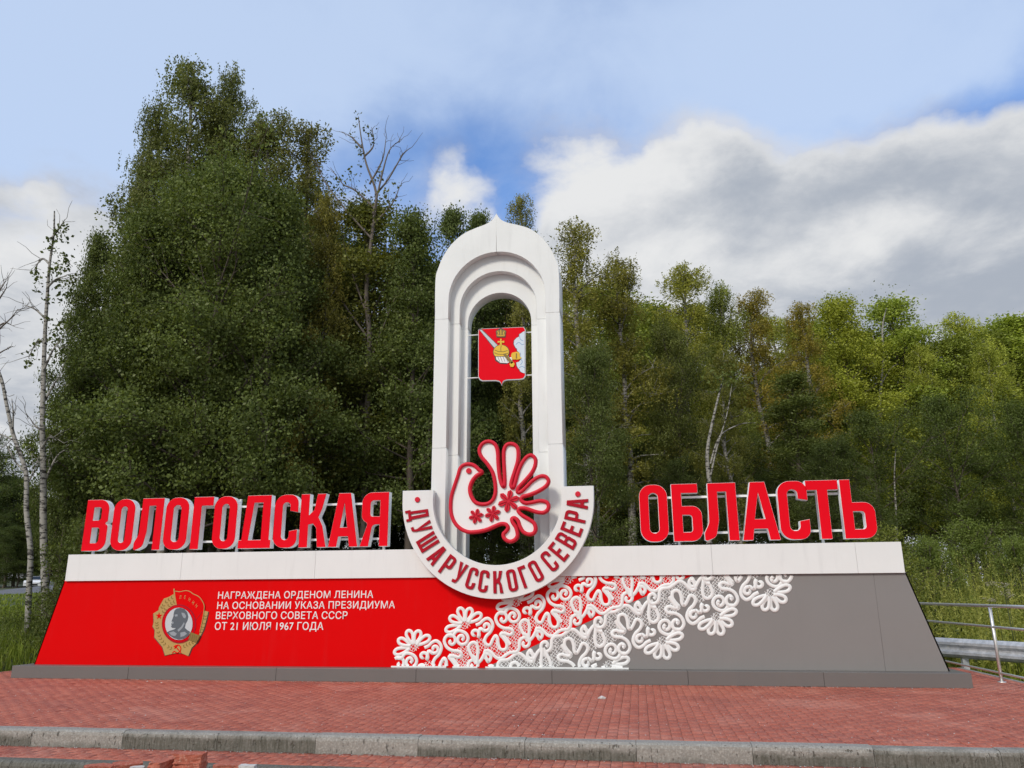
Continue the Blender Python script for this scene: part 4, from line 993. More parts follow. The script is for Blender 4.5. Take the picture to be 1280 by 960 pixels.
def skeleton(rng, H, base, width, nlimb, kind):
    trunk_n = 14; tt = np.linspace(0, 1, trunk_n)
    wob = np.cumsum(rng.normal(0, .10, (trunk_n, 2)), 0)*H/20; wob -= wob[0]
    P = np.stack([wob[:, 0], wob[:, 1], tt*H], 1); r0 = H*.0095+.02
    paths = [(P, r0*(1-tt)**.8+.012)]
    tw = []   # twig anchor points: position, outward dir, radius-of-clump factor
    ga_ = rng.uniform(0, 6.28); ph = rng.uniform(0, 6.28, 3)
    for i in range(nlimb):
        u_ = (i+rng.uniform(0, 1))/nlimb; t_ = base+(0.985-base)*u_
        o = np.array([np.interp(t_, tt, P[:, k_]) for k_ in range(3)]); ga_ += 2.4+rng.normal(0, .3)
        if kind == 'cone': pr = (1-u_**2.0)*.85+.16
        elif kind == 'oval': pr = math.sin(math.pi*min(1, .18+u_*.80))**.7+.06
        elif kind == 'column': pr = (min(1, .55+u_*1.6))*(1-u_**3)*.9+.14
        else: pr = np.interp(u_, [0, .12, .4, .75, .92, 1.0], [.45, .85, 1.0, .80, .62, .38])
        lob = 1+.28*math.sin(2*ga_+ph[0]+3*u_)+.18*math.sin(3*ga_+ph[1]-5*u_)+.16*math.sin(9*u_+ph[2])
        L = width*pr*rng.uniform(.60, 1.15)*lob; el = R(8)+R(55)*u_+rng.normal(0, .18)
        if kind == 'birch': el = R(34)+R(34)*u_+rng.normal(0, .2)
        d_ = np.array([math.cos(ga_)*math.cos(el), math.sin(ga_)*math.cos(el), math.sin(el)])
        s_ = np.linspace(0, 1, 7)[:, None]; bend = (.22 if kind != 'birch' else -.32)*L
        Q = o+d_*L*s_+np.array([0, 0, 1])*bend*s_**2+np.cumsum(rng.normal(0, .03*L, (7, 3)), 0)*s_
        paths.append((Q, (r0*.30*(1-t_*.6)*(1-s_[:, 0])**.8+.007)))
        nsub = max(4, int(L*2.6)+2)
        for j in range(nsub):
            a_ = rng.uniform(.25, 1.0); o2 = np.array([np.interp(a_, s_[:, 0], Q[:, k_]) for k_ in range(3)])
            dd_ = d_+rng.normal(0, .55, 3); dd_ /= np.linalg.norm(dd_); L2 = L*rng.uniform(.20, .42)*(1.15-a_*.5)+.15
            s2 = np.linspace(0, 1, 4)[:, None]; Q2 = o2+dd_*L2*s2+np.array([0, 0, -.10*L2 if kind == 'birch' else .06*L2])*s2**2
            paths.append((Q2, (.010*(1-s2[:, 0])+.004)))
            for b_ in (.45, .75, 1.0): tw.append(o2+(Q2[-1]-o2)*b_)
        tw.append(Q[-1])
    # leader
    for b_ in np.linspace(.86, 1, 6): tw.append(np.array([np.interp(b_, tt, P[:, k_]) for k_ in range(3)]))
    return paths, np.array(tw)
def tree_proto(seed, H, base, width, nlimb, kind, nleaf, lsize, lm, bm_, clump=.30, strands=False, skirt=0):
    rng = np.random.default_rng(seed)
    paths, tw = skeleton(rng, H, base, width, nlimb, kind)
    v, f = tubes_np(paths[:1]+paths[1:], 5); tme = mesh_np('trunk', v, f, bm_)
    tme.polygons.foreach_set('use_smooth', [True]*len(tme.polygons))
    nt = len(tw); per = max(1, nleaf//nt); ctint = rng.uniform(0, 1, nt)
    k_ = rng.uniform(.3, 1.7, nt); k_[rng.random(nt) < .16] = 0; k_ *= 1.12        # some clumps are thin or missing: gaps
    idx_ = np.repeat(np.arange(nt), np.maximum(0, (per*k_)).astype(int)); n = len(idx_)
    if strands:
        # hanging twigs: leaves along short drooping lines below the anchor
        ns = 5; sa = rng.normal(0, clump, (nt, ns, 3)); sl = rng.uniform(.25, 1.05, (nt, ns)); pick = rng.integers(0, ns, n)
        C = tw[idx_]+sa[idx_, pick]*np.array([1, 1, .6]); q_ = rng.random(n)
        C[:, 2] -= q_*sl[idx_, pick]; C += rng.normal(0, .045, (n, 3))
    else:
        C = tw[idx_]+rng.normal(0, clump, (n, 3))*np.array([1, 1, .62])
    tint = np.clip(.15+.6*ctint[idx_]+rng.normal(0, .09, n), 0, 1)
    if skirt:
        pass
    C[:, 2] = np.maximum(C[:, 2], .15)
    cme = leaves_mesh('crown', C, lsize, lm, rng, tint, flat=.15 if strands else .35, droop=.8 if strands else .1)
    top = C[C[:, 2] > np.quantile(C[:, 2], .993)]
    return dict(H=float(np.quantile(C[:, 2], .9995)), top=top[:, :2].mean(0), trunk=tme, crown=cme, W=width)
PT = {}
PT['aspen_a'] = tree_proto(1, 15, .20, 3.1, 62, 'oval', 72000, .100, LEAF, GREYBARK, .33)
PT['aspen_b'] = tree_proto(2, 15, .24, 2.4, 56, 'cone', 58000, .100, LEAF, GREYBARK, .30)
PT['aspen_c'] = tree_proto(3, 15, .20, 1.7, 50, 'column', 38000, .100, LEAF, GREYBARK, .26)
PT['birch_a'] = tree_proto(4, 18, .26, 2.0, 46, 'birch', 50000, .080, BIRCHLEAF, BIRCHBARK, .20, strands=True)
PT['birch_b'] = tree_proto(5, 18, .30, 1.6, 40, 'birch', 34000, .080, BIRCHLEAF, BIRCHBARK, .18, strands=True)
PT['birch_c'] = tree_proto(6, 18, .24, 2.1, 50, 'birch', 52000, .082, BIRCHLEAF, BIRCHBARK, .22, strands=True)
PT['alder'] = tree_proto(7, 12, .05, 2.9, 48, 'oval', 50000, .098, LEAF, GREYBARK, .32)
PT['bush'] = tree_proto(9, 3.0, .03, 1.5, 26, 'oval', 14000, .068, LEAF, GREYBARK, .17)
WF = dict(aspen_a=1.3, aspen_b=1.42, aspen_c=1.6, birch_a=1.62, birch_b=1.65, birch_c=1.4, alder=1.03, bush=1.0)
def place_tree(kind, x, y, ztop, label, group=None, tint=(1, 1, 1), wscale=1.0, name='tree', cat='tree', rot=None, trunk_mat=None, zb=None):
    p = PT[kind]; wscale = wscale*WF[kind]; zb = float(terrain(np.array(x), np.array(y))) if zb is None else zb; zb -= .05
    s = (ztop-zb)/p['H']
    rz = random.uniform(0, 6.28) if rot is None else rot
    x -= (p['top'][0]*math.cos(rz)-p['top'][1]*math.sin(rz))*s*wscale
    root = empty(name, (x, y, zb), label, cat, group)
    root.rotation_euler = (0, 0, rz); root.scale = (s*wscale, s*wscale, s)
    t_ = bpy.data.objects.new('trunk', p['trunk']); COL.objects.link(t_); t_.parent = root
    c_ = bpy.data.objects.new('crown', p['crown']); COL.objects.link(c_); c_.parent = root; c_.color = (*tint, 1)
    return root
def T(kind, px, ptop, Y, label, tint=(1, 1, 1), wscale=1.0, name='tree', group=None, dz=0.0, rot=None):
    x, _, z = at(px, ptop, Y); return place_tree(kind, x, Y, z+dz, label, group, tint, wscale, name, rot=rot)
DK = (.80, .84, .80); OL = (1.35, 1.15, .85); YG = (1.7, 1.6, .95); GR = (1.35, 1.45, 1.05)
# front line, left to right
T('birch_a', 234, 78, 25, 'tallest birch, its crown the highest point at the left', (.85, .9, .85), .66, 'birch_tree', rot=3.6)
T('birch_c', 298, 90, 26, 'tall birch just right of the highest crown, second tallest top', (.85, .9, .85), .50, 'birch_tree')
T('birch_c', 265, 122, 25.5, 'birch filling the gap between the two tallest tops', (.9, .9, .85), .62, 'birch_tree')
T('birch_a', 350, 140, 25.5, 'birch with drooping top, third of the tall tops at the left', (.9, .9, .85), .60, 'birch_tree', rot=.5)
T('birch_c', 328, 150, 26, 'birch between the second and third of the tall tops', (.9, .9, .85), .55, 'birch_tree')
T('birch_b', 388, 155, 26, 'birch with rounded drooping top, rightmost of the tall group', (.95, .9, .85), .78, 'birch_tree')
T('birch_c', 205, 128, 26, 'birch with hanging twigs on the left shoulder of the tall group', (.85, .9, .85), .52, 'birch_tree', rot=2.0)
T('birch_c', 188, 205, 24, 'lower birch at the foot of the left shoulder of the tall group', (.85, .9, .85), .42, 'birch_tree', rot=4.2)
T('aspen_b', 232, 215, 20.5, 'dense aspen overlapping the left side of the broad aspen', (1.0, 1.05, .92), .72, 'aspen_tree')
T('aspen_a', 268, 186, 19.5, 'broad dense dark green aspen in front of the tall birches', (1.0, 1.08, .95), .80, 'aspen_tree')
T('aspen_b', 190, 262, 19.5, 'dark green aspen between the left fringe and the broad aspen', (.92, 1.0, .9), .68, 'aspen_tree')
T('aspen_b', 130, 292, 20, 'leafy young aspen at the left fringe of the wood, beside the thin birch', (.95, 1.0, .9), .36, 'aspen_tree')
T('aspen_b', 122, 400, 19.5, 'low leafy aspen filling the foot of the left fringe', (.85, .9, .8), .42, 'aspen_tree')
T('aspen_b', 345, 225, 20, 'dark green aspen right of the broad one, above the letters of the left word', (.95, 1.02, .9), .72, 'aspen_tree')
T('birch_c', 408, 238, 21.5, 'olive birch just left of the half-bare tree', OL, .6, 'birch_tree')
T('aspen_c', 462, 258, 23, 'dense olive green tree behind the half-bare tree', (1.2, 1.1, .85), .85, 'aspen_tree')
T('aspen_b', 512, 262, 21.5, 'dark green tree between the half-bare tree and the arch', (.95, 1.02, .9), .72, 'aspen_tree')
T('aspen_a', 608, 305, 27, 'dark tree filling the upper part of the arch opening', (.85, .9, .8), .7, 'aspen_tree')
T('aspen_b', 655, 300, 28, 'dark tree behind the right leg of the arch', (.95, .95, .8), .8, 'aspen_tree')
T('aspen_c', 566, 260, 24, 'slim spire-topped tree showing just left of the arch peak', (.9, 1.0, .95), .42, 'aspen_tree')
T('aspen_c', 598, 264, 25, 'slim spire-topped tree right beside the arch peak on its left', (.9, 1.0, .95), .40, 'aspen_tree')
T('birch_b', 652, 244, 24, 'birch whose airy top shows just right of the arch peak', (1.3, 1.2, .95), .48, 'birch_tree')
T('birch_b', 718, 278, 24, 'airy pale birch rising directly right of the arch', (1.45, 1.3, .9), .8, 'birch_tree')
T('birch_c', 772, 318, 25, 'olive birch second to the right of the arch', (1.3, 1.15, .8), .9, 'birch_tree')
T('aspen_a', 748, 420, 20, 'lower dark tree right beside the arch leg', (.9, .95, .8), .6, 'aspen_tree')
T('birch_a', 852, 334, 30, 'yellow-green birch above the first letters of the right word', YG, .9, 'birch_tree')
T('birch_c', 898, 358, 31, 'green birch with a pointed top above the right word', GR, .8, 'birch_tree')
T('birch_a', 945, 362, 31, 'brownish birch with rounded top above the middle of the right word', (1.7, 1.3, .8), .85, 'birch_tree')
T('birch_b', 1000, 378, 32, 'brown-tinted birch above the last letters of the right word', (1.7, 1.3, .8), .8, 'birch_tree')
T('aspen_b', 1046, 368, 34, 'bright yellow-green tree right above the end of the right word', (2.5, 2.3, 1.0), .85, 'aspen_tree')  # this and the next crowns: sunlight put into the raised leaf tint
T('aspen_c', 1110, 374, 36, 'light green pointed tree right of the yellow-green one', (2.3, 2.35, 1.25), .95, 'aspen_tree')
T('birch_a', 1192, 392, 36, 'light green rounded tree second from the right edge', (2.3, 2.35, 1.25), .9, 'birch_tree')
T('aspen_c', 1264, 395, 38, 'light green tree at the right edge of the photograph', (2.5, 2.55, 1.35), 1.2, 'aspen_tree')
T('birch_c', 1228, 428, 34, 'darker green birch in the dip between the two light crowns at the right', (2.0, 2.05, 1.1), .85, 'birch_tree')
T('birch_c', 1150, 428, 34, 'green birch filling the dip right of the pointed tree', (2.0, 2.05, 1.1), .85, 'birch_tree')
T('aspen_a', 828, 400, 26, 'full olive-green tree standing forward above the letter O of the right word', (.95, .92, .72), .62, 'aspen_tree')  # forward trees and alders: shade low in the wood put into their leaf tint
T('birch_a', 905, 440, 24, 'forward birch with pale leaning stem above the right word', (1.0, .95, .7), .75, 'birch_tree')
T('aspen_c', 990, 465, 26, 'forward green tree above the end of the right word', (.85, .88, .7), 1.0, 'aspen_tree')
T('alder', 1080, 510, 29, 'bushy tree behind the right end of the white band', (.8, .88, .68), 1.0, 'alder_tree')
T('alder', 1172, 490, 30, 'bushy tree behind the weeds right of the sign', (.85, .95, .72), 1.0, 'alder_tree')
T('alder', 1265, 500, 30, 'bushy tree at the right edge of the photo behind tall weeds', (.85, .95, .72), 1.0, 'alder_tree')
# second and third rows, hardly told apart
rr = random.Random(21)
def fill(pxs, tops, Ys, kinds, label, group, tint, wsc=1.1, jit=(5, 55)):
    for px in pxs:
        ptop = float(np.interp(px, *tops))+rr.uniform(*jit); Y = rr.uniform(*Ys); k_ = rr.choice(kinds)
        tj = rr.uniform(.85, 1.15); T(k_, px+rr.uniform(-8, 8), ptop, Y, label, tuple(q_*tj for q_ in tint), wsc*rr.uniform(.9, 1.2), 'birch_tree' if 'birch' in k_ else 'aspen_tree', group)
topsL = ([60, 130, 180, 240, 400, 470, 600], [420, 330, 250, 205, 245, 285, 300]); topsR = ([640, 760, 840, 940, 1050, 1300], [330, 348, 366, 384, 392, 412])
fill(range(205, 620, 36), topsL, (24, 30), ['aspen_a', 'aspen_b', 'birch_c'], 'tree in the second row of the dark wood behind the left half of the sign', 'second row of the wood, left half', (.85, .9, .8), .8)
fill(range(690, 1310, 36), topsR, (35, 41), ['aspen_b', 'birch_c', 'birch_a'], 'tree in the second row of the wood behind the right half of the sign', 'second row of the wood, right half', (1.75, 1.75, 1.05), .95, (0, 28))  # raised tint carries the sun on these tops
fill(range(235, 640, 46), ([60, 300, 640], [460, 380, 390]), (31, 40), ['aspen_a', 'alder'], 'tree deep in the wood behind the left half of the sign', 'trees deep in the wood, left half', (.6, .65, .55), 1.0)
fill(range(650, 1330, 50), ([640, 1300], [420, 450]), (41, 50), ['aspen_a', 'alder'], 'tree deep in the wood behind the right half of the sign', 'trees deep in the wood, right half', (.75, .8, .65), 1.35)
fill(range(180, 1060, 62), ([100, 1260], [520, 520]), (23.5, 29), ['alder', 'aspen_a'], 'low leafy tree of the undergrowth right behind the sign', 'undergrowth trees behind the sign', (.62, .68, .58), .9)  # shade under the canopy put into the darker leaf tint
# far wood beyond the road at the left
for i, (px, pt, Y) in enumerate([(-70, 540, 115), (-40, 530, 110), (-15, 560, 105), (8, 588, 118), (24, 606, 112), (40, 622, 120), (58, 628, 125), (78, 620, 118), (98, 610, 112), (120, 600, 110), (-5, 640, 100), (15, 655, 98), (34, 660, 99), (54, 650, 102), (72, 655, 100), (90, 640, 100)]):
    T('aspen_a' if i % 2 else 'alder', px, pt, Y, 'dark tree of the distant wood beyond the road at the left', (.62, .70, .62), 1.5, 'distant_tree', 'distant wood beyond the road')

# ------------------------------------------------------------------ hand-shaped trees: the two thin birches and the half-bare tree
def path_px(pts, Y): return np.array([at(px, py, Y) for px, py in pts])
def custom_tree(name, label, Y, trunk_pts, r0, r1, branches, clumps, nper, lsize, bark_m, leaf_m, tint, seed, cat='tree', rad=.22, twigs=True):
    rng = np.random.default_rng(seed); P = smooth_path(path_px(trunk_pts, Y), sub=5); n = len(P)
    base = P[0].copy(); base[2] = float(terrain(np.array(base[0]), np.array(base[1])))-.1; P[0] = base
    root = empty(name, tuple(base), label, cat)
    paths = [(P, np.linspace(r0, r1, n))]
    tips = []
    for b_ in branches:
        Q = smooth_path(path_px(b_, Y)+np.cumsum(rng.normal(0, .05, (len(b_), 3)), 0)*np.array([0, 1, 0]), sub=4); m_ = len(Q)
        rb = min(r0*.35, .05); paths.append((Q, np.linspace(rb, .008, m_))); tips.append(Q)
        if twigs:
            for j in range(int(m_*.7)):
                o = Q[rng.integers(m_//4, m_)]; d_ = (Q[-1]-Q[0]); d_ /= np.linalg.norm(d_); d_ = d_+rng.normal(0, .55, 3); d_ /= np.linalg.norm(d_)
                L = rng.uniform(.25, .8); s_ = np.linspace(0, 1, 4)[:, None]; q2 = o+d_*L*s_+rng.normal(0, .03, (4, 3)); paths.append((q2, np.linspace(.009, .004, 4)))
    v, f = tubes_np(paths, 7); me = mesh_np('trunk', v, f, bark_m); o = link('trunk', me, root, smooth=True)
    Cs = []; ti = []
    for (px, py, rp) in clumps:
        c_ = np.array(at(px, py, Y)); q_ = rp/963*Y; k_ = int(nper*(rp/10)**2)
        Cs.append(c_+rng.normal(0, 1, (k_, 3))*np.array([q_, q_, q_])*.55); ti.append(np.clip(rng.uniform(.2, .7)+rng.normal(0, .15, k_), 0, 1))
    if Cs:
        cm = leaves_mesh('crown', np.concatenate(Cs), lsize, leaf_m, rng, np.concatenate(ti), flat=.2, droop=.4); co = link('crown', cm, root); co.color = (*tint, 1)
    return root
custom_tree('birch_tree', 'thin leaning birch with bare broken top, left of the taller thin birch', 17.0,
            [(34, 806), (36, 740), (38, 690), (33, 640), (33, 600), (29, 578), (17, 545), (8, 505), (2, 475), (-8, 450)], .075, .035,
            [[(33, 605), (40, 590), (46, 570)], [(20, 552), (6, 545), (-6, 540)], [(31, 590), (18, 575), (8, 560)], [(16, 545), (22, 520), (20, 500)], [(5, 490), (0, 480), (-2, 470)]], [], 0, .08, BIRCHBARK, LEAF, DK, 31)
custom_tree('birch_tree', 'taller thin birch with bare spike top, standing left of the wood', 17.6,
            [(57, 800), (56, 730), (54, 660), (54, 600), (53, 540), (54, 480), (56, 420), (59, 370), (62, 330), (67, 295), (68, 264)], .105, .018,
            [[(54, 540), (44, 532), (36, 522)], [(54, 500), (66, 478), (72, 465)], [(56, 430), (46, 425), (35, 448)], [(57, 400), (40, 385), (28, 380)], [(60, 360), (74, 350), (84, 345)], [(62, 330), (50, 322), (42, 338)], [(66, 300), (76, 285), (82, 275)], [(55, 465), (70, 440), (78, 428)], [(54, 600), (70, 570), (84, 560)], [(54, 560), (66, 548), (76, 552)]],
            [(74, 290, 9), (64, 312, 9), (80, 282, 8), (72, 335, 10), (48, 352, 9), (44, 340, 7), (60, 375, 7), (38, 446, 8), (46, 428, 6), (34, 455, 6), (78, 320, 9), (66, 300, 8), (48, 366, 6), (72, 350, 11), (80, 370, 12), (66, 340, 9), (84, 330, 11), (88, 350, 12), (60, 400, 8), (70, 410, 10), (78, 300, 9)], 34, .105, BIRCHBARK, LEAF, (.75, .8, .75), 32)
custom_tree('bare_tree', 'half-bare tree with bare twigs sticking up between tall birches and arch', 22.0,
            [(455, 650), (458, 560), (460, 480), (462, 420), (458, 370), (462, 320), (468, 270), (470, 240), (458, 205), (452, 175), (448, 146)], .11, .014,
            [[(466, 300), (430, 260), (405, 225), (398, 205)], [(468, 270), (480, 220), (488, 190), (500, 178)], [(470, 245), (486, 225), (505, 196), (516, 186)], [(462, 230), (478, 200), (482, 172)], [(470, 262), (446, 240), (430, 232), (415, 212)], [(468, 280), (490, 255), (500, 232)], [(452, 185), (440, 172), (434, 168)], [(455, 195), (466, 180), (464, 158)], [(458, 420), (430, 380), (400, 330), (385, 295)], [(461, 400), (435, 330), (425, 290)], [(460, 460), (480, 410), (500, 360)]],
            [(448, 146, 7), (462, 166, 8), (440, 170, 6), (452, 190, 9), (456, 160, 6), (470, 225, 8), (440, 222, 8), (456, 232, 6), (486, 240, 8), (496, 232, 7), (478, 262, 9), (430, 228, 6), (462, 255, 7), (450, 205, 6), (474, 212, 6), (444, 156, 6), (466, 178, 7), (448, 182, 7), (425, 236, 7), (436, 212, 6), (480, 250, 9), (450, 245, 9), (470, 270, 11), (455, 275, 10), (490, 262, 8), (440, 258, 9)], 30, .10, DEADBARK, BIRCHLEAF, (.8, .8, .7), 33)
custom_tree('bare_tree', 'tip of a leafless tree reaching in at the left edge above the leaning birch', 21.0,
            [(-40, 800), (-38, 640), (-34, 540), (-28, 460), (-20, 420), (-12, 390), (-4, 372)], .12, .02,
            [[(-24, 440), (0, 412), (14, 398), (22, 386)], [(-14, 395), (4, 372), (12, 360)], [(-20, 420), (4, 404), (18, 408)], [(-28, 460), (-5, 440), (10, 430)], [(-8, 380), (0, 362), (6, 350)]], [], 0, .08, DEADBARK, LEAF, DK, 34)
# stems that catch the light in front of the dark wood
for i, (pts, Y, lab, r_) in enumerate([
    ([(222, 700), (221, 640), (219, 600), (220, 560), (216, 520)], 20.3, 'pale birch stem standing behind the third letter of the left word', .07),
    ([(304, 700), (305, 640), (306, 590), (308, 540), (309, 500), (306, 450)], 20.4, 'white spotted birch stem behind the letter D of the left word', .075),
    ([(388, 700), (389, 640), (390, 600), (392, 560)], 20.8, 'grey birch stem behind the last letters of the left word', .06),
    ([(745, 690), (748, 640), (746, 600), (744, 560), (748, 500)], 21.5, 'thin white birch stem just right of the white ring', .055),
    ([(886, 680), (888, 620), (884, 570), (890, 530), (902, 480)], 22.5, 'forked pale birch stem above the letter L of the right word', .10),
    ([(1101, 545), (1100, 500), (1104, 450), (1103, 410), (1108, 385)], 34.5, 'white stem in the light green trees above the end of the right word', .09),
    ([(1119, 720), (1121, 660), (1118, 600), (1120, 560)], 28.5, 'thin grey stem right of the last letter of the right word', .06)]):
    br = []
    if i == 4: br = [[(888, 580), (900, 545), (925, 530), (945, 528)], [(887, 600), (896, 560), (908, 520), (915, 480)]]
    if i == 5: br = [[(1102, 480), (1112, 462), (1122, 455)], [(1103, 440), (1094, 425), (1090, 410)]]
    custom_tree('birch_tree', lab, Y, pts, r_*.85, r_*.22, br, [(pts[-1][0], pts[-1][1]-4, 22)], 30, .1, BIRCHBARK, LEAF, (.95, 1.0, .85), 60+i, 'tree', twigs=False)

# ------------------------------------------------------------------ grass, weeds, bushes
def blades(name, XY, hmin, hmax, wd_, m_, rng, lean=.35, kind='stuff'):
    n = len(XY); z0 = terrain(XY[:, 0], XY[:, 1])-.03; B = np.stack([XY[:, 0], XY[:, 1], z0], 1)
    h = rng.uniform(hmin, hmax, n)*(.6+.4*rng.random(n)); a_ = rng.uniform(0, 6.28, n); S = np.stack([np.cos(a_), np.sin(a_), np.zeros(n)], 1)*wd_*rng.uniform(.6, 1.3, n)[:, None]
    b_ = rng.uniform(0, 6.28, n); Ld = np.stack([np.cos(b_), np.sin(b_), np.zeros(n)], 1)*(h*lean*rng.uniform(.2, 1.3, n))[:, None]
    U = np.array([0, 0, 1.])
    V = np.stack([B-S, B+S, B+Ld*.35+U*h[:, None]*.55+S*.8, B+Ld*.35+U*h[:, None]*.55-S*.8, B+Ld+U*h[:, None]+S*.1, B+Ld+U*h[:, None]-S*.1], 1)
    base_ = np.arange(n)[:, None]*6
    F1 = base_+np.array([[0, 1, 2, 3]]); F2 = base_+np.array([[3, 2, 4, 5]])
    tint = np.repeat(np.clip(rng.normal(.45, .25, n), 0, 1), 6)
    return props(link(name, mesh_np(name, V.reshape(-1, 3), np.concatenate([F1, F2]), m_, tint)), kind=kind)
rg = np.random.default_rng(77)
def region(n, x0, x1, y0, y1, test=None):
    P = np.stack([rg.uniform(x0, x1, n*2), y0+(y1-y0)*rg.random(n*2)**1.35], 1)
    if test is not None: P = P[test(P[:, 0], P[:, 1])]
    return P[:n]
blades('grass_bank', region(52000, -26, -9.8, 11.5, 30, lambda x, y: ((x < PXL-.12) | (y > 15.6)) & (x/y > -.95)), .12, .42, .012, GRASS, rg).color = (1.15, 1.25, .85, 1)
blades('far_meadow_grass', region(24000, -75, -16, 28, 59, lambda x, y: (x/y > -1.1)), .12, .3, .035, GRASS, rg).color = (1.15, 1.25, .85, 1)
blades('grass_verge', region(30000, 4.6, 16, 12.5, 24, lambda x, y: (x > PXR+.12) | (y > 15.7)), .15, .55, .012, GRASS, rg).color = (1.5, 1.5, .8, 1)
def weeds(name, XY, hmin, hmax, m_, rng, color, nl=26, ls=.11):
    Vs = []; tint = []; n = len(XY); z0 = terrain(XY[:, 0], XY[:, 1])
    h = rng.uniform(hmin, hmax, n); lean = rng.normal(0, .13, (n, 2))
    q_ = np.tile(np.linspace(.12, 1, nl), n); i_ = np.repeat(np.arange(n), nl)
    C = np.stack([XY[i_, 0]+lean[i_, 0]*q_*h[i_], XY[i_, 1]+lean[i_, 1]*q_*h[i_], z0[i_]+q_*h[i_]], 1)
    a_ = rng.uniform(0, 6.28, len(i_)); el = rng.uniform(.2, 1.25, len(i_)); U = np.stack([np.cos(a_)*np.cos(el), np.sin(a_)*np.cos(el), np.sin(el)], 1)
    L = ls*(1.25-q_*.8)*rng.uniform(.7, 1.3, len(i_)); Vv = np.cross(U, rnd_unit(len(i_), rng)); Vv /= np.linalg.norm(Vv, axis=1)[:, None]
    P = np.stack([C, C+U*L[:, None]*.5+Vv*L[:, None]*.13, C+U*L[:, None], C+U*L[:, None]*.5-Vv*L[:, None]*.13], 1)
    # stalks
    B = np.stack([XY[:, 0], XY[:, 1], z0-.03], 1); Tp = np.stack([XY[:, 0]+lean[:, 0]*h, XY[:, 1]+lean[:, 1]*h, z0+h], 1); sx_ = np.array([.005, .002, 0])
    Sq = np.stack([B-sx_, B+sx_, Tp+sx_*.3, Tp-sx_*.3], 1)
    V = np.concatenate([P.reshape(-1, 3), Sq.reshape(-1, 3)]); pt = rng.uniform(.1, .9, n)
    tint = np.concatenate([np.repeat(np.clip(pt[i_]+rng.normal(0, .12, len(i_)), 0, 1), 4), np.repeat(pt, 4)])
    o = props(link(name, mesh_np(name, V, np.arange(len(V)).reshape(-1, 4), m_, tint)), kind='stuff'); o.color = (*color, 1); return o
weeds('tall_weeds', region(3400, 4.2, 17, 16.3, 25), .7, 1.75, WEED, rg, (1.8, 1.85, 1.15))
weeds('weed_fringe', region(900, -22, -11.6, 13, 22), .25, .8, WEED, rg, (.75, .9, .7))
weeds('undergrowth', region(2600, -14, 6, 16.5, 22), .5, 1.6, WEED, rg, (.5, .6, .45), 24, .16)
for px, pt, Y, lab in ((1100, 655, 18.5, 'yellowish bush showing just right of the white band'), (1155, 668, 20, 'low green bush between the bush by the band and the tall weeds'),
                       (1205, 645, 22, 'green bush behind the tall weeds in the middle of the gap'), (1268, 668, 21, 'green bush at the right edge behind the weeds'),
                       (118, 640, 16.2, 'dark leafy bush behind the left end of the white band'), (90, 700, 15.5, 'low dark bush between the two thin birches and the sign end')):
    T('bush', px, pt, Y, lab, (1.3, 1.25, .8) if px == 1100 else ((.8, .85, .7) if px < 200 else (1.2, 1.3, .9)), 1.0, 'bush')['category'] = 'bush'
def umbel(px, py, Y, label, rs):
    x, _, z = at(px, py, Y); zb = float(terrain(np.array(x), np.array(Y)))
    root = empty('flowering_weed', (x, Y, zb), label, 'wildflower')
    tube('stem', [(x, Y, zb-.02), (x+.02, Y, (zb+z)/2), (x, Y, z-.08)], .006, WEED, root, sides=5)
    rng = np.random.default_rng(rs)
    for k in range(5):
        a_ = rng.uniform(0, 6.28); hx, hy, hz = x+.07*math.cos(a_), Y+.07*math.sin(a_), z-.02+rng.uniform(-.05, .03)
        tube('stalk', [(x, Y, z-.09), ((x+hx)/2, (Y+hy)/2, z-.05), (hx, hy, hz)], .003, WEED, root, sides=4)
        C = np.array([hx, hy, hz])+rng.normal(0, 1, (40, 3))*np.array([.026, .026, .010]); props(link('flower_head', leaves_mesh('flower_head', C, .014, FLOWER, rng, np.zeros(40), flat=.8), root), kind='stuff')
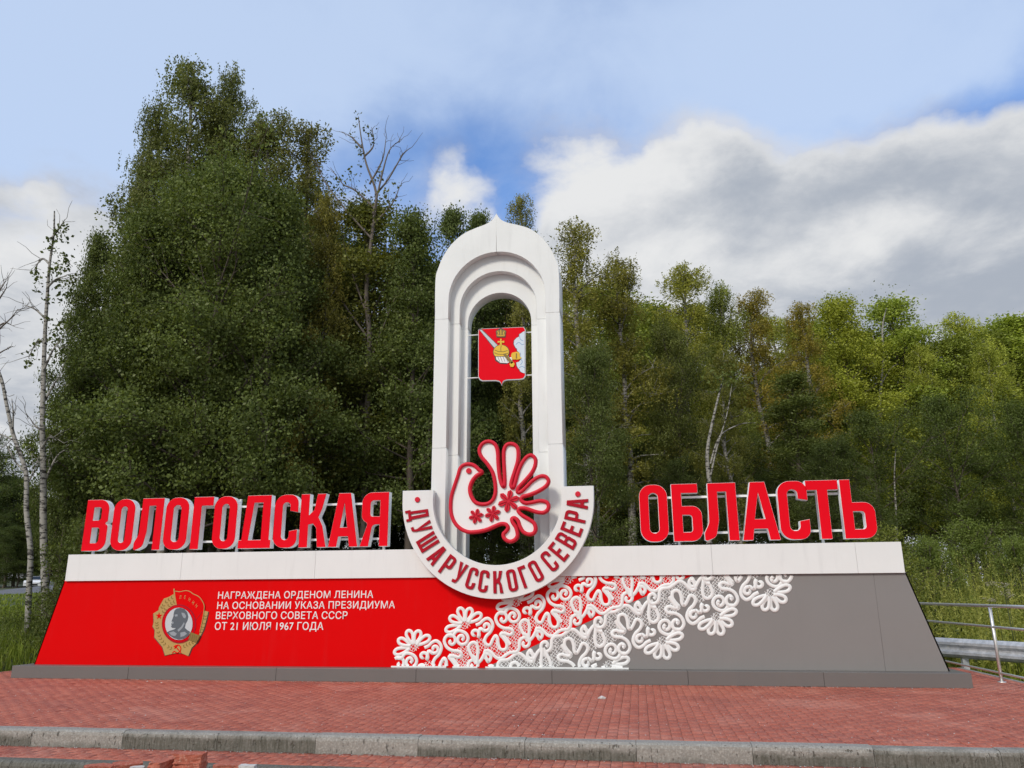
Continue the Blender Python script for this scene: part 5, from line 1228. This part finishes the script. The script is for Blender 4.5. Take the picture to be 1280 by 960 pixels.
for i, (px, py, lab) in enumerate([(1240, 727, 'cream umbel flower, left one of the upper pair in the weeds'), (1254, 729, 'cream umbel flower, right one of the upper pair in the weeds'),
                                   (1255, 738, 'cream umbel flower just below the upper pair in the weeds'), (1236, 748, 'lowest cream umbel flower, close above the steel top rail'), (1259, 744, 'cream umbel flower right of the lowest one, above the steel rail')]):
    umbel(px, py, 15.8, lab, 90+i)

# ------------------------------------------------------------------ white car on the far road
def car():
    c = at(45.5, 736.5, 84); x0, y0, z0 = c
    root = empty('parked_car' if False else 'car', (x0, y0, z0), 'small white car on the far road between the two thin birches', 'car')
    W2 = .9
    prof_ = [(-2.1, .35), (-2.15, .75), (-1.95, .95), (-1.0, 1.02), (-.45, 1.45), (1.1, 1.50), (1.75, 1.05), (2.1, .95), (2.15, .4)]
    v = []; n = len(prof_)
    for s in (-1, 1):
        for (a, z) in prof_: v.append((s*W2*(1-.16*max(0, z-1.0)/.5), a, z))
    f = [(i, (i+1) % n, n+(i+1) % n, n+i) for i in range(n)]+[tuple(range(n-1, -1, -1)), tuple(range(n, 2*n))]
    def tr(me, ang=.45):
        me.transform(Matrix.Rotation(ang, 4, 'Z')); me.transform(Matrix.Translation(Vector((x0, y0, z0)))); return me
    link('body', tr(mesh_py('body', v, f, CARW)), root)
    link('windscreen', tr(mesh_py('windscreen', [(-.74, -.97, 1.06), (.74, -.97, 1.06), (.66, -.50, 1.43), (-.66, -.50, 1.43)], [(0, 1, 2, 3)], GLASS)), root).location.z += .012
    for s in (-1, 1):
        v_, f_ = box_vf(s*.86-.03, s*.86+.03, -.35, 1.0, 1.08, 1.38); link('side_window', tr(mesh_py('side_window', v_, f_, GLASS)), root)
        v_, f_ = box_vf(s*.62-.17, s*.62+.17, -2.19, -2.10, .66, .82); link('headlight', tr(mesh_py('headlight', v_, f_, LAMP)), root)
        for yy in (-1.35, 1.35):
            bm = bmesh.new(); bmesh.ops.create_cone(bm, cap_ends=True, segments=16, radius1=.33, radius2=.33, depth=.22, matrix=Matrix.Translation((s*.80, yy, .33)) @ Matrix.Rotation(math.pi/2, 4, 'Y'))
            me = bpy.data.meshes.new('wheel'); bm.to_mesh(me); bm.free(); me.materials.append(RUBBER); link('wheel', tr(me), root)
    v_, f_ = box_vf(-.55, .55, -2.18, -2.12, .42, .60); link('grille', tr(mesh_py('grille', v_, f_, RUBBER)), root)
car()
